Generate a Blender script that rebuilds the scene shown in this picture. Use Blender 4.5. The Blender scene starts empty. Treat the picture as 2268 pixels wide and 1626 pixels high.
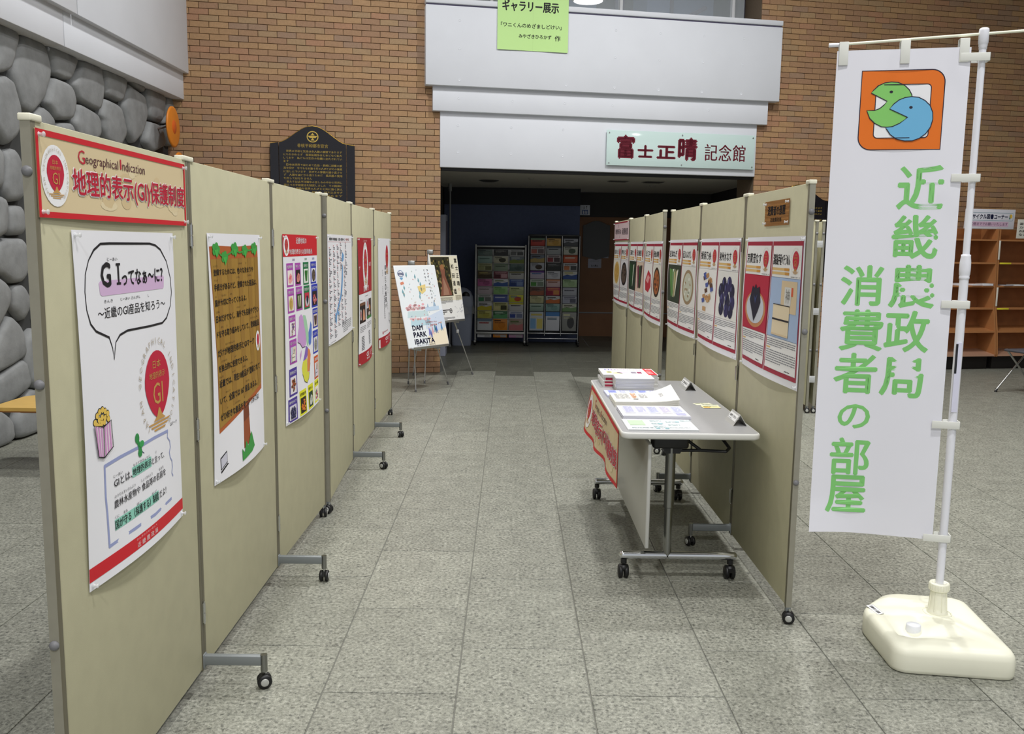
import bpy, bmesh, math, random
from mathutils import Vector, Matrix
random.seed(7)
sc = bpy.context.scene
COL = sc.collection
PI = math.pi

# ------------------------------------------------------------------ camera
F_PX, PITCH, ROLL, YAW, CAM_H = 1993.48, 0.134726, 0.014005, 0.003090, 1.4942
def make_camera():
    cy, sy, cp, sp = math.cos(YAW), math.sin(YAW), math.cos(PITCH), math.sin(PITCH)
    f = Vector((sy*cp, cy*cp, -sp)); r = Vector((cy, -sy, 0)); u = r.cross(f)
    cr, sr = math.cos(ROLL), math.sin(ROLL)
    r2 = r*cr + u*sr; u2 = u*cr - r*sr
    cam = bpy.data.cameras.new('camera'); o = bpy.data.objects.new('camera', cam); COL.objects.link(o)
    m = Matrix((r2, u2, -f)).transposed().to_4x4(); m.translation = Vector((0, 0, CAM_H))
    o.matrix_world = m
    cam.sensor_fit = 'HORIZONTAL'; cam.sensor_width = 36; cam.lens = 36*F_PX/2268
    cam.clip_start = 0.05; cam.clip_end = 200
    sc.camera = o
make_camera()

# ------------------------------------------------------------------ world, lamps, exposure
w = bpy.data.worlds.new('world'); sc.world = w; w.use_nodes = True
bgn = w.node_tree.nodes['Background']
bgn.inputs[0].default_value = (0.93, 0.96, 1.0, 1); bgn.inputs[1].default_value = 0.62
def lamp(x, y, z, e, r=0.16, col=(1, 0.99, 0.975)):
    l = bpy.data.lights.new('hall_lamp', 'AREA'); l.shape = 'DISK'; l.size = r*2; l.energy = e; l.color = col; l.spread = 2.6
    o = bpy.data.objects.new('hall_lamp', l); COL.objects.link(o); o.location = (x, y, z)
    return o
LAMPS = [(-1.4, .6, 6.6, 25), (.9, 1.0, 6.6, 120), (-1.4, 4.6, 6.6, 35), (.9, 4.6, 6.6, 105), (-1.3, 7.4, 6.6, 110), (2.2, 7.6, 6.6, 185),
         (4.2, 2.4, 6.6, 90), (4.8, 7.2, 6.6, 80), (.2, -3.4, 6.0, 300)]
for L in LAMPS: lamp(*L)
sc.view_settings.view_transform = 'Standard'; sc.view_settings.look = 'None'
sc.view_settings.gamma = 1.0; sc.view_settings.exposure = -0.08
sc.view_settings.use_curve_mapping = False
try: sc.cycles.max_bounces = 6
except Exception: pass

# ------------------------------------------------------------------ materials
def lin(c):
    if isinstance(c, str):
        c = c.lstrip('#'); c = [int(c[i:i+2], 16)/255 for i in (0, 2, 4)]
    return tuple(x/12.92 if x <= .04045 else ((x+.055)/1.055)**2.4 for x in c) + (1,)
MATS = {}
def mat(name, color, rough=0.6, metal=0.0, spec=0.5, noise=0, nscale=20, bump=0, bscale=200, emit=0, alpha=1, trans=0, ior=1.45):
    if name in MATS: return MATS[name]
    m = bpy.data.materials.new(name); m.use_nodes = True; nt = m.node_tree; b = nt.nodes['Principled BSDF']
    c = lin(color)
    b.inputs['Base Color'].default_value = c; b.inputs['Roughness'].default_value = rough; b.inputs['Metallic'].default_value = metal
    b.inputs['Specular IOR Level'].default_value = spec
    if emit: b.inputs['Emission Color'].default_value = c; b.inputs['Emission Strength'].default_value = emit
    if alpha < 1: b.inputs['Alpha'].default_value = alpha
    if trans: b.inputs['Transmission Weight'].default_value = trans; b.inputs['IOR'].default_value = ior
    if noise or bump:
        g = nt.nodes.new('ShaderNodeNewGeometry')
    if noise:
        n = nt.nodes.new('ShaderNodeTexNoise'); n.inputs['Scale'].default_value = nscale; n.inputs['Detail'].default_value = 5
        nt.links.new(g.outputs['Position'], n.inputs['Vector'])
        mr = nt.nodes.new('ShaderNodeMapRange'); mr.inputs['From Min'].default_value = .3; mr.inputs['From Max'].default_value = .7
        mr.inputs['To Min'].default_value = 1-noise; mr.inputs['To Max'].default_value = 1+noise
        nt.links.new(n.outputs['Fac'], mr.inputs['Value'])
        mx = nt.nodes.new('ShaderNodeMix'); mx.data_type = 'RGBA'; mx.blend_type = 'MULTIPLY'; mx.inputs['Factor'].default_value = 1
        mx.inputs['A'].default_value = c; nt.links.new(mr.outputs['Result'], mx.inputs['B']); nt.links.new(mx.outputs['Result'], b.inputs['Base Color'])
    if bump:
        n2 = nt.nodes.new('ShaderNodeTexNoise'); n2.inputs['Scale'].default_value = bscale; n2.inputs['Detail'].default_value = 3
        nt.links.new(g.outputs['Position'], n2.inputs['Vector'])
        bp = nt.nodes.new('ShaderNodeBump'); bp.inputs['Strength'].default_value = bump; bp.inputs['Distance'].default_value = .002
        nt.links.new(n2.outputs['Fac'], bp.inputs['Height']); nt.links.new(bp.outputs['Normal'], b.inputs['Normal'])
    MATS[name] = m; return m
def ink(hexc, rough=.55):
    return mat('ink_'+hexc, '#'+hexc, rough, spec=.35)

def granite(name='granite', k=1.0):
    m = bpy.data.materials.new(name); m.use_nodes = True; nt = m.node_tree; N = nt.nodes.new; L = nt.links.new
    b = nt.nodes['Principled BSDF']; b.inputs['Roughness'].default_value = .42; b.inputs['Specular IOR Level'].default_value = .4
    g = N('ShaderNodeNewGeometry'); oi = N('ShaderNodeObjectInfo')
    def noise(s, d=2, r=.5):
        n = N('ShaderNodeTexNoise'); n.inputs['Scale'].default_value = s; n.inputs['Detail'].default_value = d; n.inputs['Roughness'].default_value = r
        L(g.outputs['Position'], n.inputs['Vector']); return n
    def ramp(src, stops):
        r = N('ShaderNodeValToRGB'); e = r.color_ramp.elements
        while len(e) < len(stops): e.new(.5)
        for k, (p, c) in enumerate(stops): e[k].position = p; e[k].color = lin(c)
        L(src, r.inputs['Fac']); return r
    n1 = noise(70, 3, .6)
    base = ramp(n1.outputs['Fac'], [(.30, '#686a64'), (.43, '#8d8e83'), (.55, '#9fa094'), (.70, '#b6b6ab')])
    v = N('ShaderNodeTexVoronoi'); v.inputs['Scale'].default_value = 130; L(g.outputs['Position'], v.inputs['Vector'])
    dark = ramp(v.outputs['Color'], [(.0, '#000000'), (.17, '#000000'), (.2, '#ffffff'), (1, '#ffffff')])
    n2 = noise(240, 2, .6)
    d2 = ramp(n2.outputs['Fac'], [(.0, '#484842'), (.36, '#55554f'), (.42, '#ffffff'), (1, '#ffffff')])
    n3 = noise(9, 4, .6)
    big = ramp(n3.outputs['Fac'], [(.25, '#dcdcdc'), (.75, '#ffffff')])
    def mix(a, bb, fac=1, mode='MULTIPLY'):
        x = N('ShaderNodeMix'); x.data_type = 'RGBA'; x.blend_type = mode; x.inputs['Factor'].default_value = fac
        L(a, x.inputs['A']); L(bb, x.inputs['B']); return x.outputs['Result']
    c = mix(base.outputs['Color'], dark.outputs['Color'], .42)
    c = mix(c, d2.outputs['Color'], .6); c = mix(c, big.outputs['Color'], 1)
    mr = N('ShaderNodeMapRange'); mr.inputs['To Min'].default_value = .88; mr.inputs['To Max'].default_value = .97
    L(oi.outputs['Random'], mr.inputs['Value']); c = mix(c, mr.outputs['Result'], 1)
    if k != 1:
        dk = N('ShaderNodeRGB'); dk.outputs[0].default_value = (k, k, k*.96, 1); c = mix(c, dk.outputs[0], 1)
    L(c, b.inputs['Base Color'])
    MATS[name] = m; return m
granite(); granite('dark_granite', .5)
def brickmat(i, col):
    return mat('brick_glaze_%d' % i, col, .62, noise=.10, nscale=60, bump=.35, bscale=260)
BR = [brickmat(i, c) for i, c in enumerate(['#a3805b', '#9d7a5a', '#a8855f', '#9a775a', '#9f8260', '#957860', '#a37a5c'])]
M_mortar = mat('mortar', '#6b5c4b', .9, noise=.12, nscale=120)
M_white = mat('painted_concrete', '#d8dbe2', .75, noise=.02, nscale=2.5, bump=.1, bscale=60)
M_stone = mat('grey_stone', '#868889', .78, noise=.16, nscale=9, bump=.5, bscale=70)
M_stonejoint = mat('stone_joint', '#3c3d3d', .9)
M_beige = mat('beige_vinyl', '#bdb99b', .6, noise=.035, nscale=14, bump=.12, bscale=500)
M_alu = mat('warm_aluminium', '#9a9789', .42, .35, noise=.04, nscale=30)
M_alud = mat('dark_aluminium', '#76715f', .5, .3)
M_footgrey = mat('foot_grey', '#7e8384', .5, .2)
M_cap = mat('cream_cap', '#e9e6d2', .5)
M_knob = mat('grey_rubber', '#77777a', .5)
M_black = mat('black_plastic', '#121214', .45)
M_hub = mat('hub_grey', '#b9bab6', .35, .3)
M_steel = mat('bright_steel', '#c9cac8', .22, 1.0)
M_chrome = mat('chrome', '#d8dadd', .09, 1.0)
M_satin = mat('satin_steel', '#8f908e', .24, 1.0)
M_paper = mat('white_paper', '#eeeef4', .62, spec=.35)
M_pin = mat('clear_plastic', '#e6e8ea', .12, alpha=.55)
M_table = mat('grey_laminate', '#a0a0a1', .38, noise=.02, nscale=40)
M_tabedge = mat('table_edge', '#cfcfcb', .5)
M_dark = mat('dark_paint', '#1b1b1d', .5)

# ------------------------------------------------------------------ mesh builder
class MB:
    def __init__(s): s.v = []; s.f = []; s.mi = []; s.ms = []; s.sm = []
    def mat_i(s, m):
        if m not in s.ms: s.ms.append(m)
        return s.ms.index(m)
    def add(s, vs, fs, m, smooth=False, M=None):
        o = len(s.v); i = s.mat_i(m)
        for p in vs:
            p = Vector(p)
            s.v.append(M @ p if M else p)
        for f in fs: s.f.append([o+k for k in f]); s.mi.append(i); s.sm.append(smooth)
    def box(s, x0, x1, y0, y1, z0, z1, m, M=None):
        vs = [(x, y, z) for z in (z0, z1) for y in (y0, y1) for x in (x0, x1)]
        s.add(vs, [(0, 2, 3, 1), (4, 5, 7, 6), (0, 1, 5, 4), (2, 6, 7, 3), (0, 4, 6, 2), (1, 3, 7, 5)], m, False, M)
    def bbox(s, x0, x1, y0, y1, z0, z1, m, b=.003, M=None):    # box with chamfered edges
        bm = bmesh.new(); bmesh.ops.create_cube(bm, size=1)
        for v in bm.verts: v.co = Vector(((x0+x1)/2+v.co.x*(x1-x0), (y0+y1)/2+v.co.y*(y1-y0), (z0+z1)/2+v.co.z*(z1-z0)))
        bmesh.ops.bevel(bm, geom=bm.edges[:], offset=b, segments=2, affect='EDGES', profile=.5)
        s.frombm(bm, m, True, M)
    def frombm(s, bm, m, smooth=False, M=None):
        bm.verts.index_update()
        s.add([v.co.copy() for v in bm.verts], [[v.index for v in f.verts] for f in bm.faces], m, smooth, M); bm.free()
    def cyl(s, p0, p1, r, m, n=14, r2=None, caps=True, smooth=True):
        p0 = Vector(p0); p1 = Vector(p1); r2 = r if r2 is None else r2
        d = (p1-p0).normalized(); a = d.orthogonal().normalized(); b = d.cross(a)
        vs = []
        for p, rr in ((p0, r), (p1, r2)):
            for k in range(n):
                t = 2*PI*k/n; vs.append(p + (a*math.cos(t)+b*math.sin(t))*rr)
        s.add(vs, [(k, (k+1) % n, n+(k+1) % n, n+k) for k in range(n)], m, smooth)
        if caps:
            s.add(vs[:n][::-1], [list(range(n))], m); s.add(vs[n:], [list(range(n))], m)
    def lathe(s, prof, m, c=(0, 0, 0), n=20, axis='z', M=None):
        vs = []
        for r, z in prof:
            for k in range(n):
                t = 2*PI*k/n; x, y = r*math.cos(t), r*math.sin(t)
                p = (x, y, z) if axis == 'z' else ((z, x, y) if axis == 'x' else (y, z, x))
                vs.append((p[0]+c[0], p[1]+c[1], p[2]+c[2]))
        fs = []
        for i in range(len(prof)-1):
            for k in range(n): fs.append((i*n+k, i*n+(k+1) % n, (i+1)*n+(k+1) % n, (i+1)*n+k))
        s.add(vs, fs, m, True, M)
    def prism(s, pts, a0, a1, m, axis='y', M=None):
        n = len(pts)
        def P(u, v, a): return (u, a, v) if axis == 'y' else ((a, u, v) if axis == 'x' else (u, v, a))
        vs = [P(u, v, a0) for u, v in pts] + [P(u, v, a1) for u, v in pts]
        s.add(vs, [list(range(n))[::-1], [n+k for k in range(n)]] + [(k, (k+1) % n, n+(k+1) % n, n+k) for k in range(n)], m, False, M)
    def tube(s, pts, r, m, n=10):
        for a, b in zip(pts, pts[1:]): s.cyl(a, b, r, m, n)
        for p in pts[1:-1]: s.ball(p, r, m, 8)
    def ball(s, c, r, m, n=10, sq=(1, 1, 1)):
        vs = []; fs = []; h = n//2
        for i in range(h+1):
            for k in range(n):
                a = PI*i/h; t = 2*PI*k/n
                vs.append((c[0]+r*sq[0]*math.sin(a)*math.cos(t), c[1]+r*sq[1]*math.sin(a)*math.sin(t), c[2]+r*sq[2]*math.cos(a)))
        for i in range(h):
            for k in range(n): fs.append((i*n+k, (i+1)*n+k, (i+1)*n+(k+1) % n, i*n+(k+1) % n))
        s.add(vs, fs, m, True)
    def mesh(s, name):
        me = bpy.data.meshes.new(name); me.from_pydata([tuple(p) for p in s.v], [], s.f)
        for m in s.ms: me.materials.append(m)
        me.polygons.foreach_set('material_index', s.mi); me.polygons.foreach_set('use_smooth', s.sm)
        me.update(); return me
    def build(s, name, parent=None, loc=None, kind=None, label=None, rotz=0):
        o = bpy.data.objects.new(name, s.mesh(name)); COL.objects.link(o)
        if parent: o.parent = parent
        if loc: o.location = loc
        if rotz: o.rotation_euler.z = rotz
        if kind: o['kind'] = kind
        if label: o['label'] = label
        return o
def thing(name, label, cat, loc=(0, 0, 0), rotz=0, group=None):
    o = bpy.data.objects.new(name, None); COL.objects.link(o); o.location = loc; o.rotation_euler = (0, 0, rotz)
    o['label'] = label; o['category'] = cat; o.empty_display_size = .1
    if group: o['group'] = group
    return o
def tag(o, label, cat, group=None):
    o['label'] = label; o['category'] = cat
    if group: o['group'] = group
    return o
def copy_of(src, parent, loc=None, mx=None):
    c = src.copy(); COL.objects.link(c); c.parent = parent
    if loc: c.location = loc
    return c

# ------------------------------------------------------------------ flat print (lettering, pictures) on paper
GL = {}
def glyphs(s, bold=0.0, res=2):
    key = (s, bold, res)
    if key not in GL:
        c = bpy.data.curves.new('t', 'FONT'); c.body = s; c.size = 1; c.offset = bold; c.resolution_u = res; c.fill_mode = 'FRONT'
        o = bpy.data.objects.new('t', c); COL.objects.link(o)
        dg = bpy.context.evaluated_depsgraph_get(); me = bpy.data.meshes.new_from_object(o.evaluated_get(dg))
        vs = [(v.co.x, v.co.y) for v in me.vertices]; fs = [list(p.vertices) for p in me.polygons]
        bpy.data.objects.remove(o); bpy.data.curves.remove(c); bpy.data.meshes.remove(me)
        xs = [v[0] for v in vs] or [0, 1]; ys = [v[1] for v in vs] or [0, 1]
        GL[key] = (vs, fs, (min(xs), min(ys), max(xs), max(ys)))
    return GL[key]
class Print:
    """2-D ink on a sheet: u to the right, v down, in metres from the sheet's top left corner."""
    def __init__(s, w, h, bulge=None, step=.0006, scl=1.0):
        s.scl = scl
        s.w = w; s.h = h; s.b = bulge or (lambda u, v: 0.0); s.mb = MB(); s.k = 1; s.step = step
    def P(s, u, v, k=0): return (u*s.scl, -(s.b(u/s.w, v/s.h) + k*s.step), -v*s.scl)      # local: x right, z up, -y towards the viewer
    def raw(s, pts, faces, m):
        k = s.k; s.k = min(s.k+1, s.kmax) if hasattr(s, 'kmax') else s.k+1
        s.mb.add([s.P(u, v, k) for u, v in pts], faces, m)
    def lay(s, k): s.k = k
    def poly(s, pts, m, maxlen=.05, k=None):
        if k is not None: s.k = k
        bm = bmesh.new(); vs = [bm.verts.new((u, -v, 0)) for u, v in pts]
        try: bm.faces.new(vs)
        except Exception: bm.free(); return
        bmesh.ops.triangulate(bm, faces=bm.faces[:])
        for _ in range(4):
            e = [e for e in bm.edges if e.calc_length() > maxlen]
            if not e: break
            bmesh.ops.subdivide_edges(bm, edges=e, cuts=1); bmesh.ops.triangulate(bm, faces=[f for f in bm.faces if len(f.verts) > 3])
        bm.normal_update()
        for f in bm.faces:
            if f.normal.z < 0: f.normal_flip()
        bm.verts.index_update()
        P = [(v.co.x, -v.co.y) for v in bm.verts]; Fs = [[v.index for v in f.verts] for f in bm.faces]; bm.free()
        kk = s.k; s.mb.add([s.P(u, v, kk) for u, v in P], Fs, m)
    def rect(s, u0, v0, u1, v1, m, k=None):
        if k is not None: s.k = k
        nx = max(1, int(math.ceil((u1-u0)/.05))); ny = max(1, int(math.ceil((v1-v0)/.05))); kk = s.k
        vs = [s.P(u0+(u1-u0)*i/nx, v0+(v1-v0)*j/ny, kk) for j in range(ny+1) for i in range(nx+1)]
        fs = [(j*(nx+1)+i, (j+1)*(nx+1)+i, (j+1)*(nx+1)+i+1, j*(nx+1)+i+1) for j in range(ny) for i in range(nx)]
        s.mb.add(vs, fs, m)
    def frame(s, u0, v0, u1, v1, t, m, k=None, tb=None):
        tb = tb or t
        s.rect(u0, v0, u1, v0+tb, m, k); s.rect(u0, v1-tb, u1, v1, m); s.rect(u0, v0, u0+t, v1, m); s.rect(u1-t, v0, u1, v1, m)
    def oval(s, cu, cv, ru, rv, m, k=None, n=28, egg=0, a0=0, a1=2*PI):
        s.poly([(cu+ru*(1-egg*math.sin(a0+(a1-a0)*i/n)*.5*(1 if math.sin(a0+(a1-a0)*i/n) > 0 else 0))*math.cos(a0+(a1-a0)*i/n), cv+rv*math.sin(a0+(a1-a0)*i/n)) for i in range(n)], m, k=k)
    def line(s, pts, t, m, k=None, closed=False):
        if k is not None: s.k = k
        pts = [Vector(p) for p in pts]; n = len(pts); kk = s.k
        L = []
        for i, p in enumerate(pts):
            a = pts[(i-1) % n] if (closed or i > 0) else p; b = pts[(i+1) % n] if (closed or i < n-1) else p
            d = (b-a); d = d.normalized() if d.length > 0 else Vector((1, 0)); nn = Vector((-d.y, d.x))
            tt = t[i] if isinstance(t, (list, tuple)) else t
            L.append((p+nn*tt/2, p-nn*tt/2))
        vs = [s.P(q.x, q.y, kk) for pr in L for q in pr]
        fs = [(2*i, 2*i+1, 2*((i+1) % n)+1, 2*((i+1) % n)) for i in range(n if closed else n-1)]
        s.mb.add(vs, fs, m)
    def text(s, t, u0, v0, u1, v1, m, k=None, bold=0.0, res=2, shear=0):
        """fit the lettering's own box to u0..u1, v0..v1"""
        if k is not None: s.k = k
        vs, fs, (x0, y0, x1, y1) = glyphs(t, 0.0, res); kk = s.k
        sx = (u1-u0)/max(1e-6, x1-x0); sy = (v1-v0)/max(1e-6, y1-y0)
        d = bold*abs(sy)*.9
        offs = [(0, 0)] if not bold else ([(-d, 0), (d, 0), (0, -d), (0, d)] if bold > .015 else [(-d, 0), (d, 0)])
        for ox, oy in offs:
            s.mb.add([s.P(u0+(x-x0)*sx+ox+shear*(y-y0)*sy, v1-(y-y0)*sy+oy, kk) for x, y in vs], fs, m)
    def textrot(s, t, cu, cv, size, ang, m, k=None, bold=0, sx=1):
        if k is not None: s.k = k
        vs, fs, (x0, y0, x1, y1) = glyphs(t, bold, 1); kk = s.k; c, sn = math.cos(ang), math.sin(ang)
        out = []
        for x, y in vs:
            a = (x-(x0+x1)/2)*size*sx; b = -(y-.36)*size
            out.append(s.P(cu+a*c-b*sn, cv+a*sn+b*c, kk))
        s.mb.add(out, fs, m)
    def lines(s, u0, v0, u1, n, dv, m, t=None, k=None, seed=1):
        """rows of print too small to read"""
        if k is not None: s.k = k
        r = random.Random(seed); t = t or dv*.42
        for j in range(n):
            u = u0; end = u1 if j < n-1 else u0+(u1-u0)*.55
            while u < end-.004:
                l = min(r.uniform(.008, .03), end-u); s.rect(u, v0+j*dv, u+l, v0+j*dv+t, m); u += l+r.uniform(.002, .005)
def sheet_mesh(w, h, b, m=None, t=.0006, nx=None, ny=None):
    nx = nx or max(4, int(w/.02)); ny = ny or max(6, int(h/.02)); mb = MB()
    vs = []
    for side in (0, 1):
        for j in range(ny+1):
            for i in range(nx+1):
                u = i/nx; v = j/ny; vs.append((u*w, -b(u, v)+side*t, -v*h))
    N = (nx+1)*(ny+1); fs = []
    for j in range(ny):
        for i in range(nx):
            q = [j*(nx+1)+i, (j+1)*(nx+1)+i, (j+1)*(nx+1)+i+1, j*(nx+1)+i+1]
            fs.append(q); fs.append([N+k for k in q[::-1]])
    mb.add(vs, fs, m or M_paper, True); return mb
_pin = None
def pin_mesh():
    global _pin
    if _pin is None:
        mb = MB(); mb.lathe([(0, -.013), (.0055, -.013), (.006, -.011), (.0035, -.009), (.0035, -.004), (.006, -.001), (.006, 0), (0, 0)], M_pin, n=10, axis='y'); _pin = mb.mesh('pin')
    return _pin
def poster(name, label, cat, w, h, M, draw, bulge=None, off=.0015, pins=True, group=None, paper=None, thick=.0006):
    """M: matrix from sheet space (x right, z up, -y out) to the world; origin at the sheet's top left."""
    b = bulge or (lambda u, v: .0004)
    t = bpy.data.objects.new(name, None); COL.objects.link(t); t.matrix_world = M; t.empty_display_size = .05
    tag(t, label, cat, group)
    b2 = lambda u, v: b(u, v)+off
    sheet_mesh(w, h, b2, paper, thick).build('sheet', t)
    p = Print(w, h, b2); draw(p)
    if p.mb.v: p.mb.build('print', t)
    if pins:
        for u, v in ((.015, .012), (w-.015, .012), (.015, h-.012), (w-.015, h-.012)):
            o = bpy.data.objects.new('push_pin', pin_mesh()); COL.objects.link(o); o.parent = t; o.location = (u, -b2(u/w, v/h)-.0006, -v)
    return t
def face_matrix(origin, right):
    """sheet on a vertical face: right = unit vector (2-D) from the viewer's left to right"""
    r = Vector((right[0], right[1], 0)).normalized(); up = Vector((0, 0, 1)); back = up.cross(r)   # +y local = away from the viewer
    m = Matrix((r, back, up)).transposed().to_4x4(); m.translation = Vector(origin); return m

# ------------------------------------------------------------------ floor
TW, TL, GX = .45, .7065, -.1619
def floor():
    mb = MB(); mb.box(-9, 16, -4, 22, -.12, -.004, mat('grout', '#6f6f68', .9)); fl = mb.build('floor', kind='structure')
    g = .0022
    t = MB(); hx, hy = TW/2-g, TL/2-g; bz = .0015
    t.add([(-hx, -hy, -bz), (hx, -hy, -bz), (hx, hy, -bz), (-hx, hy, -bz), (-hx+bz, -hy+bz, 0), (hx-bz, -hy+bz, 0), (hx-bz, hy-bz, 0), (-hx+bz, hy-bz, 0),
           (-hx, -hy, -.008), (hx, -hy, -.008), (hx, hy, -.008), (-hx, hy, -.008)],
          [(4, 5, 6, 7), (0, 1, 5, 4), (1, 2, 6, 5), (2, 3, 7, 6), (3, 0, 4, 7), (8, 9, 1, 0), (9, 10, 2, 1), (10, 11, 3, 2), (11, 8, 0, 3)], MATS['granite'])
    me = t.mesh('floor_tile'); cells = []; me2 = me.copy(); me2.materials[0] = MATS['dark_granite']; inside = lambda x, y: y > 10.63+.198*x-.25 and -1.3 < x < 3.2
    for i in range(-19, 34):
        y0 = (3.194 if i % 2 == 0 else 2.845)
        for j in range(-10, 22):
            x = GX+(i+.5)*TW; y = y0+(j+.5)*TL
            if not (-8.8 < x < 15.8 and -3.6 < y < 21.6): continue
            vis = y > 1.5 and abs(x) < .62*y+.4 and y < 17 and x > -3.9
            cells.append((0 if vis else 1, y+abs(x)*.3, x, y))
    cells.sort(); rest = MB()
    for k, (nv, _, x, y) in enumerate(cells):
        if k < 300:
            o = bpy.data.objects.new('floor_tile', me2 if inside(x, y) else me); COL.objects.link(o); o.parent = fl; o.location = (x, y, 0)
        else:
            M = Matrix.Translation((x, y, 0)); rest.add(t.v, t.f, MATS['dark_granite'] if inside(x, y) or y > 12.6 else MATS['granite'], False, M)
    rest.build('floor_tile', fl, kind='stuff')
floor()

# ------------------------------------------------------------------ back wall of brick, at an angle
WA = .19578
WC, WS = math.cos(WA), math.sin(WA)
WM = Matrix.Rotation(WA, 4, 'Z'); WM.translation = Vector((0, 10.63, 0))      # wall frame: x along, -y towards the hall, z up
def wl(x):                                                                     # world x on the wall face -> distance along it
    return x/WC
BWD, BH = .2005, .0645
def brick_mesh(L, H, D, m):
    mb = MB(); c = .002; x, z = L/2, H/2
    mb.add([(-x, 0, -z), (x, 0, -z), (x, 0, z), (-x, 0, z), (-x+c, -c, -z+c), (x-c, -c, -z+c), (x-c, -c, z-c), (-x+c, -c, z-c), (-x, D, -z), (x, D, -z), (x, D, z), (-x, D, z)],
           [(4, 5, 6, 7), (0, 1, 5, 4), (1, 2, 6, 5), (2, 3, 7, 6), (3, 0, 4, 7), (8, 9, 1, 0), (9, 10, 2, 1), (10, 11, 3, 2), (11, 8, 0, 3)], m)
    return mb
BFULL = [brick_mesh(BWD-.0045, BH-.0048, .02, m) for m in BR]
BFM = [b.mesh('brick') for b in BFULL]
def brick_wall(name, x0, x1, z1, cx, cz, core):
    """x0..x1 along the wall; the 300 bricks nearest (cx, cz) are parts of their own"""
    mb = MB()
    for a in core: mb.box(*a, M_mortar)
    wobj = mb.build(name, kind='structure'); wobj.matrix_world = WM
    cells = []
    nr = int(z1/BH)+1; rnd = random.Random(3 if x0 < 0 else 5)
    for r in range(nr):
        z = (r+.5)*BH; sh = 0 if r % 2 else BWD/2
        a = math.floor((x0-sh)/BWD)*BWD+sh
        while a < x1:
            l, rr = max(a, x0), min(a+BWD, x1)
            if rr-l > .03: cells.append(((l+rr)/2, z, rr-l, rnd.choices(range(7), [5, 5, 4, 4, 3, 2, 2])[0], rnd.uniform(-.0015, .002)))
            a += BWD
    cells.sort(key=lambda c: abs(c[0]-cx)*.8+abs(c[1]-cz)*1.1); rest = MB()
    for k, (x, z, L, mi, d) in enumerate(cells):
        full = abs(L-BWD) < 1e-4
        if k < 300:
            me = BFM[mi] if full else brick_mesh(L-.0045, BH-.0048, .02, BR[mi]).mesh('brick')
            o = bpy.data.objects.new('brick', me); COL.objects.link(o); o.parent = wobj; o.location = (x, -.012+d, z)
        else:
            src = BFULL[mi] if full else brick_mesh(L-.0045, BH-.0048, .02, BR[mi])
            rest.add(src.v, src.f, BR[mi], False, Matrix.Translation((x, -.012+d, z)))
    rest.build('brick', wobj, kind='stuff')
    return wobj
XL, XR = wl(-.812), wl(2.955)
TOP = 6.0
brick_wall('wall_back_left', wl(-3.75), XL, TOP, wl(-2.0), 3.2, [(wl(-4.4), XL, .004, .35, 0, TOP)])
brick_wall('wall_back_right', XR, wl(9.6), TOP, wl(4.2), 2.9, [(XR, wl(9.9), .004, .45, 0, TOP)])

def wbox(name, x0, x1, y0, y1, z0, z1, m, kind='structure', bev=.006, extra=None):
    mb = MB(); mb.bbox(x0, x1, y0, y1, z0, z1, m, bev)
    if extra: extra(mb)
    o = mb.build(name, kind=kind); o.matrix_world = WM; return o
M_joint = mat('joint_violet', '#6c6880', .8)
# white concrete balcony: three stepped bands, a coping and its shadow joint
def dimples(mb, xs, zs, y):
    for x in xs:
        for z in zs: mb.lathe([(.0, -.001), (.011, -.0005), (.014, -.0025), (.016, .002)], M_white, (x, y, z), 10, 'y')
bx = lambda f: XL+(XR-XL)*f
wbox('trim_1', XL-.012, XR-.0, -.03, .30, 2.36, 3.02, M_white, extra=lambda mb: dimples(mb, [bx(f) for f in (.05, .21, .37)], (2.53, 2.83), -.03))
wbox('trim_2', XL-.10, XR+.11, -.075, .30, 2.975, 3.26, M_white, extra=lambda mb: dimples(mb, [bx(f) for f in (.05, .21, .37, .52, .83)], (3.12,), -.075))
wbox('trim_3', XL-.185, XR+.225, -.125, .30, 3.245, 4.10, M_white, extra=lambda mb: dimples(mb, [bx(f) for f in (.05, .37, .52, .66, .80, .93)], (3.31, 3.65, 3.95), -.125))
wbox('trim_4', XL-.175, XR+.215, -.11, .28, 4.10, 4.118, M_joint, bev=.001)
wbox('trim_5', XL-.185, XR+.225, -.13, .30, 4.118, 4.175, M_white)
mb = MB(); mb.box(-9, 16, -5.0, 14.5, 7.0, 7.3, mat('unseen_ceiling', '#8f8e8a', .9)); mb.build('ceiling_hall_unseen', kind='structure')  # unseen hall ceiling, added to hold back ambient light from above
mb = MB(); mb.box(13, 13.3, -5, 14.5, 0, 7.0, mat('unseen_wall', '#a39a8c', .9)); mb.build('wall_right_unseen', kind='structure')  # unseen distant wall, added to limit ambient light from the right
mb = MB(); mb.box(-4.6, -4.3, -5, 10, 0, 7.0, mat('unseen_wall', '#a39a8c', .9)); mb.build('wall_left_upper_unseen', kind='structure')  # unseen full-height wall, added to close the left side to ambient light
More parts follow.
